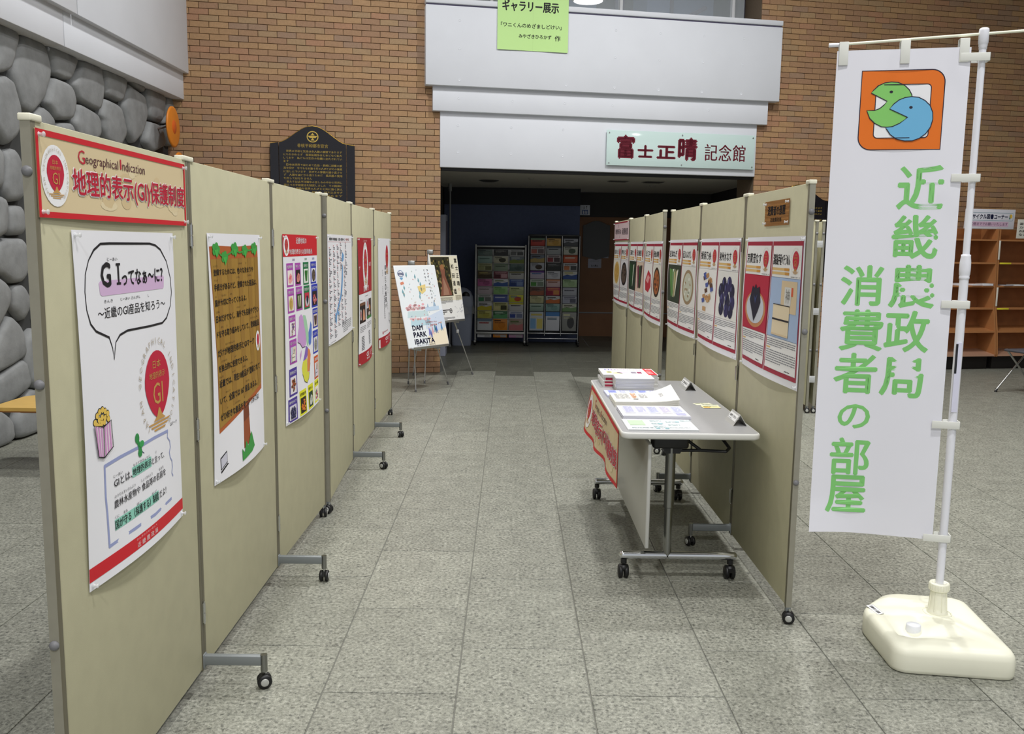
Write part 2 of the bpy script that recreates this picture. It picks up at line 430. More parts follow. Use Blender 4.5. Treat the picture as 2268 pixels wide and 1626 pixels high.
# the lip under the balcony (dark steel angle) and the passage behind
M_blue = mat('dark_blue_paint', '#525c7c', .8, noise=.05, nscale=30)
M_pass = mat('passage_wall', '#57534f', .85, noise=.06, nscale=3)
M_passceil = mat('passage_ceiling', '#b9b6ae', .85, noise=.02, nscale=3)
wbox('trim_6', XL+.01, XR-.01, .02, .06, 2.325, 2.36, M_dark, bev=.002)
mb = MB(); mb.box(XL-1, XR+4, .30, 9, 2.36, 2.5, M_passceil); mb.box(XL, XR, .06, .32, 2.352, 2.37, M_passceil)
ceil = mb.build('ceiling', kind='structure'); ceil.matrix_world = WM
mb = MB(); mb.box(-1.03, 1.055, 14.02, 14.4, 0, 2.36, M_blue); mb.build('wall_passage', kind='structure')
mb = MB(); mb.box(-1.03, 1.055, 13.99, 14.02, 2.1, 2.36, mat('blue_bulkhead', '#23262e', .8)); mb.build('trim_7', kind='structure')
mb = MB(); mb.box(-1.35, -1.05, 10.75, 14.4, 0, 2.36, M_pass); mb.build('wall_passage_left', kind='structure')
mb = MB(); mb.box(.9, 7.6, 17.0, 17.3, 0, 2.36, mat('brown_wall', '#5d4531', .8, noise=.1, nscale=4)); mb.build('wall_passage_back', kind='structure')
mb = MB(); mb.box(7.3, 7.6, 12.2, 17.0, 0, 2.36, M_pass); mb.build('wall_passage_right', kind='structure')
mb = MB(); mb.box(1.055, 5.5, 14.9, 15.3, 1.97, 2.36, mat('header_grey', '#3b3a3a', .8)); mb.build('trim_8', kind='structure')
mb = MB(); mb.box(3.25, 3.36, 12.0, 14.9, 2.13, 2.36, mat('rail_dark', '#242221', .8)); mb.build('trim_9', kind='structure')
# room above the balcony: glass screen, mullions, blue wall, ceiling lamp
M_glass = mat('window_glass', '#dfe6ea', .03, alpha=.22)
M_mull = mat('white_mullion', '#cfd0d2', .5)
M_up = mat('upper_wall', '#2d2e38', .8); M_upb = mat('upper_blue', '#8fa4cf', .7)
win = MB(); win.box(XL+.02, XR-.1, .26, .272, 4.17, 5.6, M_glass); wo = win.build('window_1', kind='structure'); wo.matrix_world = WM
for x in (wl(-.21), wl(.60), wl(1.315), wl(2.71)):
    m_ = MB(); m_.bbox(x-.018, x+.018, .235, .30, 4.17, 5.6, M_mull, .003); m_.build('mullion', wo)
mb = MB(); mb.box(-1.4, 4.4, 2.6, 2.7, 4.17, 6, M_up); mb.box(XL-.6, XL, .36, 2.6, 4.17, 6, M_up); o = mb.build('wall_upper', kind='structure'); o.matrix_world = WM
mb = MB(); mb.box(wl(1.14), wl(1.66), 2.50, 2.6, 4.17, 6, M_upb); mb.box(wl(2.2), wl(3.15), 1.9, 2.5, 4.17, 6, M_upb); o = mb.build('trim_10', kind='structure'); o.matrix_world = WM
mb = MB(); mb.box(wl(1.7), wl(1.78), 1.6, 1.75, 4.17, 6, M_joint); mb.box(wl(2.52), wl(2.56), 1.86, 1.9, 4.17, 6, M_joint); mb.box(wl(2.86), wl(3.0), .45, .7, 4.17, 6, mat('upper_dark', '#2a2430', .7)); o = mb.build('trim_11', kind='structure'); o.matrix_world = WM
mb = MB(); mb.cyl((wl(1.85), 1.2, 4.10), (wl(2.75), 1.2, 4.62), .03, M_joint, 10); o = mb.build('trim_14', kind='structure'); o.matrix_world = WM
def pendant():
    t = thing('ceiling_lamp', 'round glowing white ceiling lamp behind the glass above the balcony', 'lamp'); t.matrix_world = WM @ Matrix.Translation((wl(1.18), 1.2, 4.60))
    a = MB(); a.lathe([(.0, .0), (.15, .0), (.185, .02), (.19, .05), (.14, .10), (.05, .13), (0, .14)], mat('lamp_glow', '#ffffff', .5, emit=4), n=28); a.build('lamp_shade', t)
    a = MB(); a.lathe([(.188, .0), (.205, .008), (.205, .02), (.188, .03)], M_mull, n=28); a.build('rim', t)
    a = MB(); a.cyl((0, 0, .14), (0, 0, .9), .012, M_mull); a.build('rod', t)
pendant()

# ------------------------------------------------------------------ left side: stone wall under stepped beams
def clip_poly(poly, p, n):
    out = []
    for i in range(len(poly)):
        a, b = poly[i], poly[(i+1) % len(poly)]
        da = (a[0]-p[0])*n[0]+(a[1]-p[1])*n[1]; db = (b[0]-p[0])*n[0]+(b[1]-p[1])*n[1]
        if da <= 0: out.append(a)
        if (da < 0 < db) or (db < 0 < da):
            t = da/(da-db); out.append((a[0]+(b[0]-a[0])*t, a[1]+(b[1]-a[1])*t))
    return out
def chaikin(p, n=1):
    for _ in range(n):
        q = []
        for i in range(len(p)):
            a, b = p[i], p[(i+1) % len(p)]
            q += [(a[0]*.84+b[0]*.16, a[1]*.84+b[1]*.16), (a[0]*.16+b[0]*.84, a[1]*.16+b[1]*.84)]
        p = q
    return p
XS = -3.62
STONES = [[(6.552,3.019),(6.616,3.02),(6.908,3.008),(6.816,2.819),(6.752,2.711),(6.697,2.671),(6.573,2.633),(6.476,2.619)],[(6.917,3.004),(7.276,3.002),(7.32,2.921),(7.352,2.823),(7.336,2.755),(7.28,2.667),(7.208,2.552),(7.009,2.415),(6.88,2.446),(6.83,2.531),(6.754,2.675),(6.801,2.792)],[(7.296,3.003),(7.833,3.004),(7.762,2.9),(7.668,2.784),(7.523,2.769),(7.358,2.779),(7.354,2.837),(7.327,2.922)],[(7.848,3.003),(8.233,3.003),(8.242,2.932),(8.276,2.85),(8.236,2.711),(8.166,2.605),(8.019,2.612),(7.756,2.637),(7.679,2.748),(7.682,2.776),(7.766,2.874)],[(8.244,3.002),(8.791,3.0),(8.751,2.899),(8.65,2.747),(8.267,2.763),(8.269,2.863),(8.242,2.932)],[(8.819,2.997),(9.226,3.003),(9.165,2.927),(8.952,2.945)],[(8.797,2.966),(8.951,2.941),(9.185,2.914),(9.221,2.846),(9.251,2.726),(9.092,2.513),(8.875,2.393),(8.748,2.49),(8.703,2.61),(8.656,2.744),(8.748,2.868)],[(9.237,3.005),(9.755,3.001),(9.704,2.849),(9.606,2.688),(9.259,2.693),(9.231,2.847),(9.192,2.923)],[(9.771,2.999),(10.05,3.003),(10.041,2.916),(10.024,2.743),(9.811,2.724),(9.641,2.684),(9.716,2.851)],[(9.652,2.681),(9.811,2.719),(10.024,2.738),(10.002,2.514),(9.762,2.47),(9.7,2.569)],[(7.357,2.769),(7.651,2.764),(7.719,2.714),(7.748,2.636),(7.725,2.556),(7.663,2.464),(7.388,2.428),(7.327,2.485),(7.22,2.541),(7.291,2.65)],[(6.485,2.609),(6.573,2.63),(6.696,2.659),(6.773,2.636),(6.805,2.563),(6.857,2.455),(6.863,2.351),(6.784,2.219),(6.65,2.143),(6.527,2.225),(6.441,2.307)],[(8.257,2.751),(8.621,2.731),(8.685,2.624),(8.747,2.482),(8.56,2.321),(8.277,2.367),(8.211,2.471),(8.21,2.544),(8.173,2.591)],[(7.771,2.632),(8.147,2.587),(8.2,2.528),(8.204,2.403),(7.985,2.298),(7.755,2.343),(7.677,2.452),(7.73,2.529)],[(7.178,2.512),(7.274,2.491),(7.375,2.432),(7.382,2.367),(7.148,2.299),(6.999,2.319),(7.008,2.405)],[(7.401,2.416),(7.669,2.451),(7.754,2.336),(7.566,2.239),(7.388,2.301)],[(9.279,2.679),(9.593,2.678),(9.727,2.484),(9.312,2.355),(9.107,2.459),(9.256,2.66)],[(6.432,2.17),(6.531,2.156),(6.588,2.112),(6.578,1.959),(6.549,1.836),(6.482,1.82),(6.392,1.808)],[(6.613,2.12),(6.78,2.157),(6.886,1.983),(6.837,1.767),(6.613,1.744),(6.548,1.83),(6.585,1.96)],[(6.39,1.796),(6.48,1.801),(6.572,1.793),(6.601,1.737),(6.564,1.511),(6.444,1.478),(6.353,1.459)],[(6.617,1.731),(6.834,1.741),(6.834,1.514),(6.587,1.505)],[(6.443,1.465),(6.562,1.495),(6.833,1.5),(6.913,1.283),(6.77,1.165),(6.621,1.158),(6.497,1.221),(6.418,1.243),(6.341,1.359)],[(6.328,1.24),(6.418,1.237),(6.55,1.174),(6.596,1.113),(6.568,1.009),(6.372,0.83),(6.234,0.786)],[(6.62,1.151),(6.77,1.158),(6.883,1.009),(6.737,0.856),(6.588,0.975)],[(6.561,0.95),(6.729,0.836),(6.775,0.619),(6.555,0.566),(6.339,0.53),(6.211,0.587),(6.369,0.798)],[(6.337,0.511),(6.683,0.603),(6.769,0.565),(6.814,0.378),(6.452,0.288),(6.224,0.303),(6.2,0.486)]]
def stone_wall():
    mb = MB(); mb.box(XS-.5, XS-.07, 0, 9.99, 0, 3.0, M_stonejoint); wo = mb.build('wall_left', kind='structure')
    cells = [s for s in STONES]
    cen = [(sum(p[0] for p in s)/len(s), sum(p[1] for p in s)/len(s)) for s in cells]
    rnd = random.Random(11); seeds = list(cen); ex = []
    tries = 0
    while tries < 4000:
        tries += 1
        c = (rnd.uniform(4.2, 9.9), rnd.uniform(.05, 2.95))
        if c[0] > 6.3 and c[1] > 2.05: continue
        if all((c[0]-q[0])**2+(c[1]-q[1])**2 > .40**2 for q in seeds): seeds.append(c); ex.append(c)
    for c in ex:
        p = [(3.9, 0), (9.95, 0), (9.95, 2.98), (3.9, 2.98)]
        for q in seeds:
            if q == c or (q[0]-c[0])**2+(q[1]-c[1])**2 > 4: continue
            p = clip_poly(p, ((c[0]+q[0])/2, (c[1]+q[1])/2), (q[0]-c[0], q[1]-c[1]))
            if len(p) < 3: break
        if len(p) >= 3: cells.append(p)
    for s in cells:
        n = len(s); cx = sum(p[0] for p in s)/n; cy = sum(p[1] for p in s)/n
        s = chaikin(chaikin(s, 1), 1); n = len(s)
        size = sum(math.hypot(p[0]-cx, p[1]-cy) for p in s)/n
        g = .004/size; h = rnd.uniform(-.006, .010)
        rings = [(1-g, -.10), (1-g, -.055), (1-g-.008/size, -.026), (1-g-.026/size, -.008+h), (1-g-.055/size, h), (.3, .006+h)]
        vs = []; fs = []
        for sc_, d in rings:
            for (a, b) in s: vs.append((XS+d, cx+(a-cx)*sc_, cy+(b-cy)*sc_))
        for r in range(len(rings)-1):
            for k in range(n): fs.append((r*n+k, r*n+(k+1) % n, (r+1)*n+(k+1) % n, (r+1)*n+k))
        fs.append([5*n+k for k in range(n)])
        area = sum(s[k][0]*s[(k+1) % n][1]-s[(k+1) % n][0]*s[k][1] for k in range(n))
        if area < 0: fs = [f[::-1] for f in fs]
        m = MB(); m.add(vs, fs, M_stone, True); m.build('stone', wo)
stone_wall()
def beam(name, x, y0, y1, z0, z1):
    m = MB(); m.bbox(x-.5, x, y0, y1, z0, z1, M_white, .004); return m.build(name, kind='structure')
m = MB(); m.bbox(-4.1, -3.515, 0, 7.322, 2.985, 3.27, M_white, .004); m.bbox(-4.1, -3.515, 7.330, 9.93, 2.985, 3.27, M_white, .004); m.build('trim_12', kind='structure')
m = MB(); m.bbox(-4.1, -3.46, 0, 7.45, 3.257, 6, M_white, .004); m.bbox(-4.1, -3.46, 7.458, 9.94, 3.257, 6, M_white, .004); m.build('trim_13', kind='structure')
def disc(loc, label, r=.205):
    t = thing('orange_disc', label, 'disc', loc, math.radians(3))
    M_or = mat('orange_enamel', '#d9801f', .45, noise=.06, nscale=6); 
    a = MB(); a.lathe([(0, .012), (r*.9, .010), (r, .004), (r, -.006), (r*.95, -.012), (0, -.014)], M_or, n=36, axis='x'); a.build('plate', t)
    a = MB(); a.lathe([(0, .0135), (r*.33, .0130), (r*.34, .011)], mat('orange_centre', '#d8601c', .45), n=24, axis='x'); a.build('centre_spot', t)
    a = MB(); a.tube([(-.01, 0, 0), (-.06, -.02, -.0), (-.14, -.05, -.03)], .010, mat('rust_iron', '#5a4a44', .7)); a.build('bracket', t)
disc((-3.475, 9.47, 2.645), 'upper orange enamel disc bracketed to the stone wall at the brick corner')
disc((-3.475, 9.62, 2.20), 'lower orange disc mostly hidden behind the first beige screens')

# ------------------------------------------------------------------ folding screens
H_TOP, H_BOT, ST, TH = 1.743, .0695, .019, .024
_c = None
def caster_mesh():
    """twin-wheel caster, wheel axis along x, top at z = .052"""
    global _c
    if _c is None:
        mb = MB()
        for s in (-1, 1):
            mb.lathe([(0, s*.005), (.0225, s*.005), (.0245, s*.008), (.0245, s*.015), (.022, s*.019), (.013, s*.020)], M_black, (0, 0, .0245), 20, 'x')
            mb.lathe([(.0135, s*.0195), (.0135, s*.0215), (.011, s*.0225), (0, s*.023)], M_hub, (0, 0, .0245), 16, 'x')
        mb.prism([(-.022, .026), (-.016, .046), (.006, .050), (.016, .040), (.018, .026), (0, .02)], -.006, .006, M_black, 'x')
        mb.cyl((0, -.004, .044), (0, -.004, .060), .005, M_steel, 8)
        _c = mb.mesh('caster')
    return _c
def add_caster(parent, x, y, rot=0, scale=1):
    o = bpy.data.objects.new('caster', caster_mesh()); COL.objects.link(o); o.parent = parent; o.location = (x, y, 0); o.rotation_euler.z = rot; o.scale = (scale,)*3; return o
_sm = {}
def shared(key, fn):
    if key not in _sm: _sm[key] = fn()
    return _sm[key]
def put(name, me, parent, loc=(0, 0, 0), rot=0):
    o = bpy.data.objects.new(name, me); COL.objects.link(o); o.parent = parent; o.location = loc; o.rotation_euler.z = rot; return o
def cap_mesh():
    mb = MB(); mb.bbox(-.0145, .0145, -.002, .046, -.004, .0115, M_cap, .003); return mb.mesh('end_cap')
def knob_mesh():
    mb = MB(); mb.lathe([(.0115, 0), (.0115, -.003), (.009, -.007), (.004, -.009), (0, -.0095)], M_knob, n=16, axis='y'); return mb.mesh('knob')
def hinge_mesh():
    mb = MB(); mb.cyl((0, 0, -.034), (0, 0, -.002), .005, M_steel, 10); mb.cyl((0, 0, .002), (0, 0, .034), .005, M_steel, 10)
    mb.box(-.006, .0, -.010, .010, -.034, .034, M_steel); mb.cyl((0, 0, -.04), (0, 0, .04), .003, M_steel, 8); return mb.mesh('hinge')
def foot_mesh(L):
    mb = MB(); mb.bbox(-L+.008, L-.008, -.011, .011, .080, .114, M_footgrey, .003)
    for s in (-1, 1): mb.cyl((s*L, 0, .058), (s*L, 0, .117), .0115, M_satin, 16)
    mb.bbox(-.016, .016, -.014, .014, .068, .118, M_footgrey, .002)
    return mb.mesh('foot')
def screen(label, pts, side, group, feet=(1, 2), foot_rots=None, endcast=(0, 1), halfw=None, knobs=True):
    """pts: ground points of the panel joints on the face towards the passage, near to far; side +1: panels lie at smaller x than that face"""
    t = thing('folding_screen', label, 'screen', (pts[0][0], pts[0][1], 0), 0, group)
    P0 = Vector(pts[0]); n = len(pts)-1
    for i in range(n):
        a = Vector(pts[i])-P0; b = Vector(pts[i+1])-P0; d = (b-a); L = d.length; ang = math.atan2(-d.x, d.y)   # local +y along the panel
        p = MB(); x0, x1 = (-TH+.002, -.0015) if side > 0 else (.0015, TH-.002)
        p.bbox(x0, x1, ST+.002, L-ST-.002, H_BOT, H_TOP-.001, M_beige, .0015)
        pan = p.build('panel', t, (a.x, a.y, 0), rotz=ang)
        xa, xb = (-TH, 0) if side > 0 else (0, TH)
        for y0, y1, cy in ((.002, ST+.002, 0), (L-ST-.002, L-.002, 0)):
            mb = MB(); mb.bbox(xa, xb, y0, y1, .062, H_TOP, M_alud, .002)
            # the broad side (end face) is lighter metal
            mb.box(xa+.001, xb-.001, y0-.0006 if y0 < .01 else y1, y0 if y0 < .01 else y1+.0006, .064, H_TOP-.002, M_alu)
            mb.build('stile', pan)
        cm = shared('cap', cap_mesh)
        put('end_cap', cm, pan, ((xa+xb)/2, 0, H_TOP)); put('end_cap', cm, pan, ((xa+xb)/2, L, H_TOP), PI)
        if knobs and i == 0:
            for z in (1.635, 1.178, .58): put('knob', shared('knob', knob_mesh), pan, ((xa+xb)/2, .001, z))
        if i > 0:
            for z in (1.51, .885, .262): put('hinge', shared('hinge', hinge_mesh), t, (a.x+side*.004, a.y, z))
    if knobs:
        pass
    for k in feet:
        a = Vector(pts[k])-P0; cx = a.x-side*TH/2; hw = halfw or .212
        f = put('foot', shared(('foot', hw), lambda: foot_mesh(hw)), t, (cx, a.y, 0))
        rots = (foot_rots or {}).get(k, .25)
        for s in (-1, 1): add_caster(f, s*hw, 0, rots if s == side else .8)
    for k in endcast:
        a = Vector(pts[0 if k == 0 else -1])-P0
        mb = MB(); y = .012 if k == 0 else -.012
        mb.bbox(a.x-side*TH/2-.010, a.x-side*TH/2+.010, a.y+y-.010, a.y+y+.010, .045, .075, M_footgrey, .002); mb.build('end_bracket', t)
        add_caster(t, a.x-side*TH/2+(.0 if k else 0), a.y+(.0 if k == 0 else -.02), PI/2-.25 if k == 0 else .15)
    return t
L1 = [(-1.010, 1.937), (-1.013, 2.874), (-1.011, 3.848), (-.999, 4.817)]
L2 = [(-.985, 4.861), (-1.030, 5.87), (-1.037, 6.87), (-1.027, 7.80)]
R1 = [(1.125, 3.455), (1.126, 4.39), (1.123, 5.40), (1.120, 6.40)]
R2 = [(1.073, 6.42), (1.092, 7.43), (1.087, 8.36), (1.072, 9.40)]
screen('beige three-panel screen nearest on the left, under the red-bordered header', L1, 1, 'display screens along the passage', foot_rots={1: .35+PI/2, 2: 0.0})
screen('second beige screen on the left, behind the nearest one, map and red posters on it', L2, 1, 'display screens along the passage', foot_rots={1: .9, 2: .5+PI/2*0})
screen('near beige screen on the right behind the grey table, brown wood-look sign on it', R1, -1, 'display screens along the passage', foot_rots={1: .3, 2: .3})
screen('far beige screen on the right, pink sign on its last panel', R2, -1, 'display screens along the passage')
t = screen('folded beige screen standing farther right, between the near screen and the white banner', [(2.79, 8.15), (2.93, 8.98)], -1, 'display screens along the passage', feet=(), halfw=.2)
t2 = screen('folded beige screen half of the pair joined by clear clips', [(2.755, 8.15), (2.70, 9.05)], 1, 'display screens along the passage', feet=(), halfw=.2)
for z in (1.54, .935, .315):
    mb = MB(); mb.bbox(-.026, .026, -.008, .0, -.03, .03, M_pin, .002); mb.box(-.02, .02, -.012, -.008, -.012, .012, M_pin); o = mb.build('joining_clip', t, (-.018, -.002, z))

# ------------------------------------------------------------------ the printed matter
I = ink
K = I('1c1a20'); WHT = I('f4f4f6'); RED = I('cf1f2c'); CRIM = I('a5203c'); GOLD = I('c89a54'); GREYT = I('8f9094'); EGG = I('c41f3f')
def gi_mark(p, cu, cv, ru, rv, ground=True, ring=True, txt=True, k=2, ringc=None):
    """the round mark: red oval with gold GI, mountain and water lines inside a ring of lettering"""
    if ground: p.oval(cu, cv+rv*.12, ru*1.62, rv*1.68, WHT, k=k)
    p.oval(cu, cv-.02*rv, ru, rv, EGG, k=k+1, egg=.35)
    p.poly([(cu-ru*.04, cv+rv*.70), (cu+ru*.06, cv+rv*.70), (cu+ru*.22, cv+rv*.93), (cu+ru*.50, cv+rv*1.06), (cu-ru*.50, cv+rv*1.06), (cu-ru*.2, cv+rv*.92)], GOLD, k=k+2)
    for i, (a, b) in enumerate(((.92, 1.10), (.74, 1.20), (.50, 1.30))):
        p.poly([(cu-ru*a, cv+rv*b), (cu+ru*a, cv+rv*b), (cu+ru*a*.86, cv+rv*(b+.055)), (cu-ru*a*.86, cv+rv*(b+.055))], GOLD, k=k+1)
    if txt:
        p.text('日本', cu-ru*.34, cv-rv*.74, cu+ru*.30, cv-rv*.50, GOLD, k=k+2)
        p.text('地理的表示', cu-ru*.66, cv-rv*.40, cu+ru*.62, cv-rv*.20, GOLD, k=k+2)
        p.text('GI', cu-ru*.42, cv-rv*.06, cu+ru*.38, cv+rv*.58, GOLD, k=k+2)
    if ring:
        s = 'JAPAN GEOGRAPHICAL INDICATION'; n = len(s); a0, a1 = math.radians(128), math.radians(128+284)
        for i, ch in enumerate(s):
            if ch == ' ': continue
            a = a0+(a1-a0)*i/(n-1); x = cu+ru*1.40*math.cos(a); y = cv+rv*.10+rv*1.42*math.sin(a)
            tx = -ru*math.sin(a); ty = rv*math.cos(a)
            p.textrot(ch, x, y, (ru+rv)*.135, math.atan2(ty, tx), ringc or I('b3a896'), k=k+2)
def header(p, w=.885, h=.187):
    p.rect(0, 0, w, h, I('dcc9a2'), 1)
    r = random.Random(2)
    for i in range(16):
        u, v = r.uniform(.06, w-.06), r.uniform(.03, h-.03); p.oval(u, v, r.uniform(.02, .05), r.uniform(.008, .02), I(r.choice(['d8c298', 'e2d2ae', 'dfcda6', 'd5bf95'])), k=2, n=12)
    p.frame(0, 0, w, h, .011, RED, 3, tb=.013)
    gi_mark(p, .077, .090, .038, .040, k=3)
    p.text('G', .188, .026, .222, .058, I('c2283c'), 3, 0); p.text('eographical', .224, .033, .405, .062, I('5a3038'), 3)
    p.text('I', .416, .028, .424, .053, I('c2283c'), 3); p.text('ndication', .430, .031, .575, .055, I('5a3038'), 3)
    p.text('地理的表示(GI)保護制度', .152, .070, .872, .142, WHT, 3, .045, 2)
    p.text('地理的表示(GI)保護制度', .154, .071, .870, .140, I('c41c3a'), 5, .018, 2)
def zigzag(n, u0, v0, u1, v1, amp, seed=1):
    r = random.Random(seed); return [(u0+(u1-u0)*i/n+r.uniform(-amp, amp), v0+(v1-v0)*i/n+r.uniform(-amp, amp)) for i in range(n+1)]
def p1(p):
    out = [(0.144, 0.032), (0.193, 0.031), (0.453, 0.031), (0.493, 0.036), (0.528, 0.048), (0.571, 0.082), (0.597, 0.132), (0.602, 0.174), (0.589, 0.213), (0.555, 0.247), (0.52, 0.259), (0.43, 0.26), (0.275, 0.258), (0.227, 0.265), (0.199, 0.281), (0.183, 0.324), (0.178, 0.293), (0.162, 0.265), (0.091, 0.243), (0.064, 0.223), (0.048, 0.188), (0.045, 0.145), (0.053, 0.104), (0.075, 0.071), (0.106, 0.047)]
    tw = [.006 if (v < .05 or .22 < v < .27) else .004 for u, v in out]
    p.line(out, tw, K, 1, closed=True)
    p.text('じーあい', .177, .066, .236, .075, K, 1)
    p.poly([(0.122, 0.128), (.13, .123), (0.54, 0.122), (.546, .128), (0.542, 0.156), (.535, .160), (0.136, 0.160), (.126, .155)], I('d9b9de'), k=1)
    p.text('G', .136, .079, .190, .138, K, 2, .03); p.rect(.2325, .081, .2415, .136, K, 2)
    p.rect(.224, .081, .250, .087, K, 2); p.rect(.224, .130, .250, .136, K, 2)
    p.text('ってなぁ～に？', .258, .099, .536, .140, K, 2, .025)
    p.text('きんき', .146, .170, .196, .178, K, 1); p.text('じーあい さんぴん', .243, .170, .370, .178, K, 1); p.text('し', .423, .170, .431, .178, K, 1)
    p.text('～近畿のGI産品を知ろう～', .107, .189, .547, .217, K, 1, .012)
    gi_mark(p, .460, .430, .093, .096, ground=False, k=1)
    p.text('GIマーク', .545, .559, .603, .570, K, 1)
    # popcorn carton
    r = random.Random(5)
    for (u, v) in ((.055, .462), (.068, .448), (.082, .440), (.098, .438), (.112, .444), (.126, .452), (.063, .470), (.078, .460), (.094, .456), (.110, .460), (.128, .466), (.09, .47), (.075, .474), (.105, .47)):
        p.oval(u, v, .0105, .0095, K, k=1, n=12); p.oval(u, v, .0085, .0075, I('e9c55c'), k=2, n=12)
    box = [(0.047, 0.469), (0.096, 0.480), (0.139, 0.471), (0.143, 0.540), (0.092, 0.557), (0.062, 0.549)]
    p.poly(box, I('f3e6ef'), k=3)
    for a in (.22, .5, .8):
        p.poly([(.047+.049*(a-.09), .469+.011*(a-.09)), (.047+.049*(a+.07), .469+.011*(a+.07)), (.062+.03*(a+.07), .549+.008*(a+.07)), (.062+.03*(a-.09), .549+.008*(a-.09))], I('d79ad0'), k=4)
        p.poly([(.096+.043*(a-.09), .480-.009*(a-.09)), (.096+.043*(a+.07), .480-.009*(a+.07)), (.092+.051*(a+.07), .557-.017*(a+.07)), (.092+.051*(a-.09), .557-.017*(a-.09))], I('d79ad0'), k=4)
    p.line(box, .0035, K, 5, closed=True); p.line([(.096, .480), (.092, .557)], .003, K, 5)
    # paper note with wavy right edge
    BL = I('9aa3cf')
    p.line([(.092, .580), (.18, .577), (.299, .578), (.41, .576), (.523, .579)], .009, BL, 1)
    p.line([(.521, .579), (.515, .597), (.534, .612), (.536, .631), (.526, .645), (.531, .662), (.545, .675), (.546, .694), (.538, .710), (.548, .722)], .0055, BL, 1)
    p.line([(.094, .577), (.092, .66), (.096, .70), (.099, .790)], .009, BL, 1)
    p.line([(.097, .788), (.245, .787), (.38, .790), (.523, .784)], .009, BL, 1)
    HL = I('8fd0bd')
    p.rect(.248, .622, .379, .650, HL, 1); p.rect(.132, .730, .416, .758, HL, 1)
    p.text('GIとは、', .139, .626, .245, .647, K, 2, .012); p.text('地理的表示', .250, .626, .378, .646, K, 2, .015); p.text('と言って、', .384, .628, .478, .648, K, 2, .012)
    p.text('農林水産物や 食品等の名前を', .134, .680, .483, .701, K, 2, .015)
    p.text('国が守る（保護する）制度', .133, .732, .415, .756, K, 2, .015); p.text('だよ！', .422, .735, .478, .755, K, 2, .012)
    for tx, a, b, c in (('じーあい', .138, .614, .190), ('ちりてきひょうじ', .256, .614, .371), ('い', .412, .614, .420), ('のうりんすいさんぶつ', .138, .667, .262), ('しょくひんとう', .300, .667, .380), ('なまえ', .430, .669, .468), ('くに', .134, .720, .156), ('まも', .182, .720, .204), ('ほご', .262, .722, .29), ('せいど', .365, .723, .402)):
        p.text(tx, a, b, c, b+.008, K, 2)
    G1 = I('2f8f4a')
    p.oval(.292, .552, .014, .014, G1, k=2, n=14); p.poly([(.285, .552), (.300, .555), (.318, .585), (.300, .590)], G1, k=2); p.oval(.318, .572, .016, .009, I('39a457'), k=3, n=14); p.oval(.306, .594, .014, .012, G1, k=2, n=14)
    p.line([(.316, .592), (.333, .602)], .003, I('5a5c80'), 1)
    p.rect(0, .8125, .63, .8475, RED, 1)
    p.text('近 畿 農 政 局', .247, .829, .389, .843, I('f6dfe0'), 2, .012); p.text('きんきのうせいきょく', .245, .817, .385, .823, I('f2c9cc'), 2)
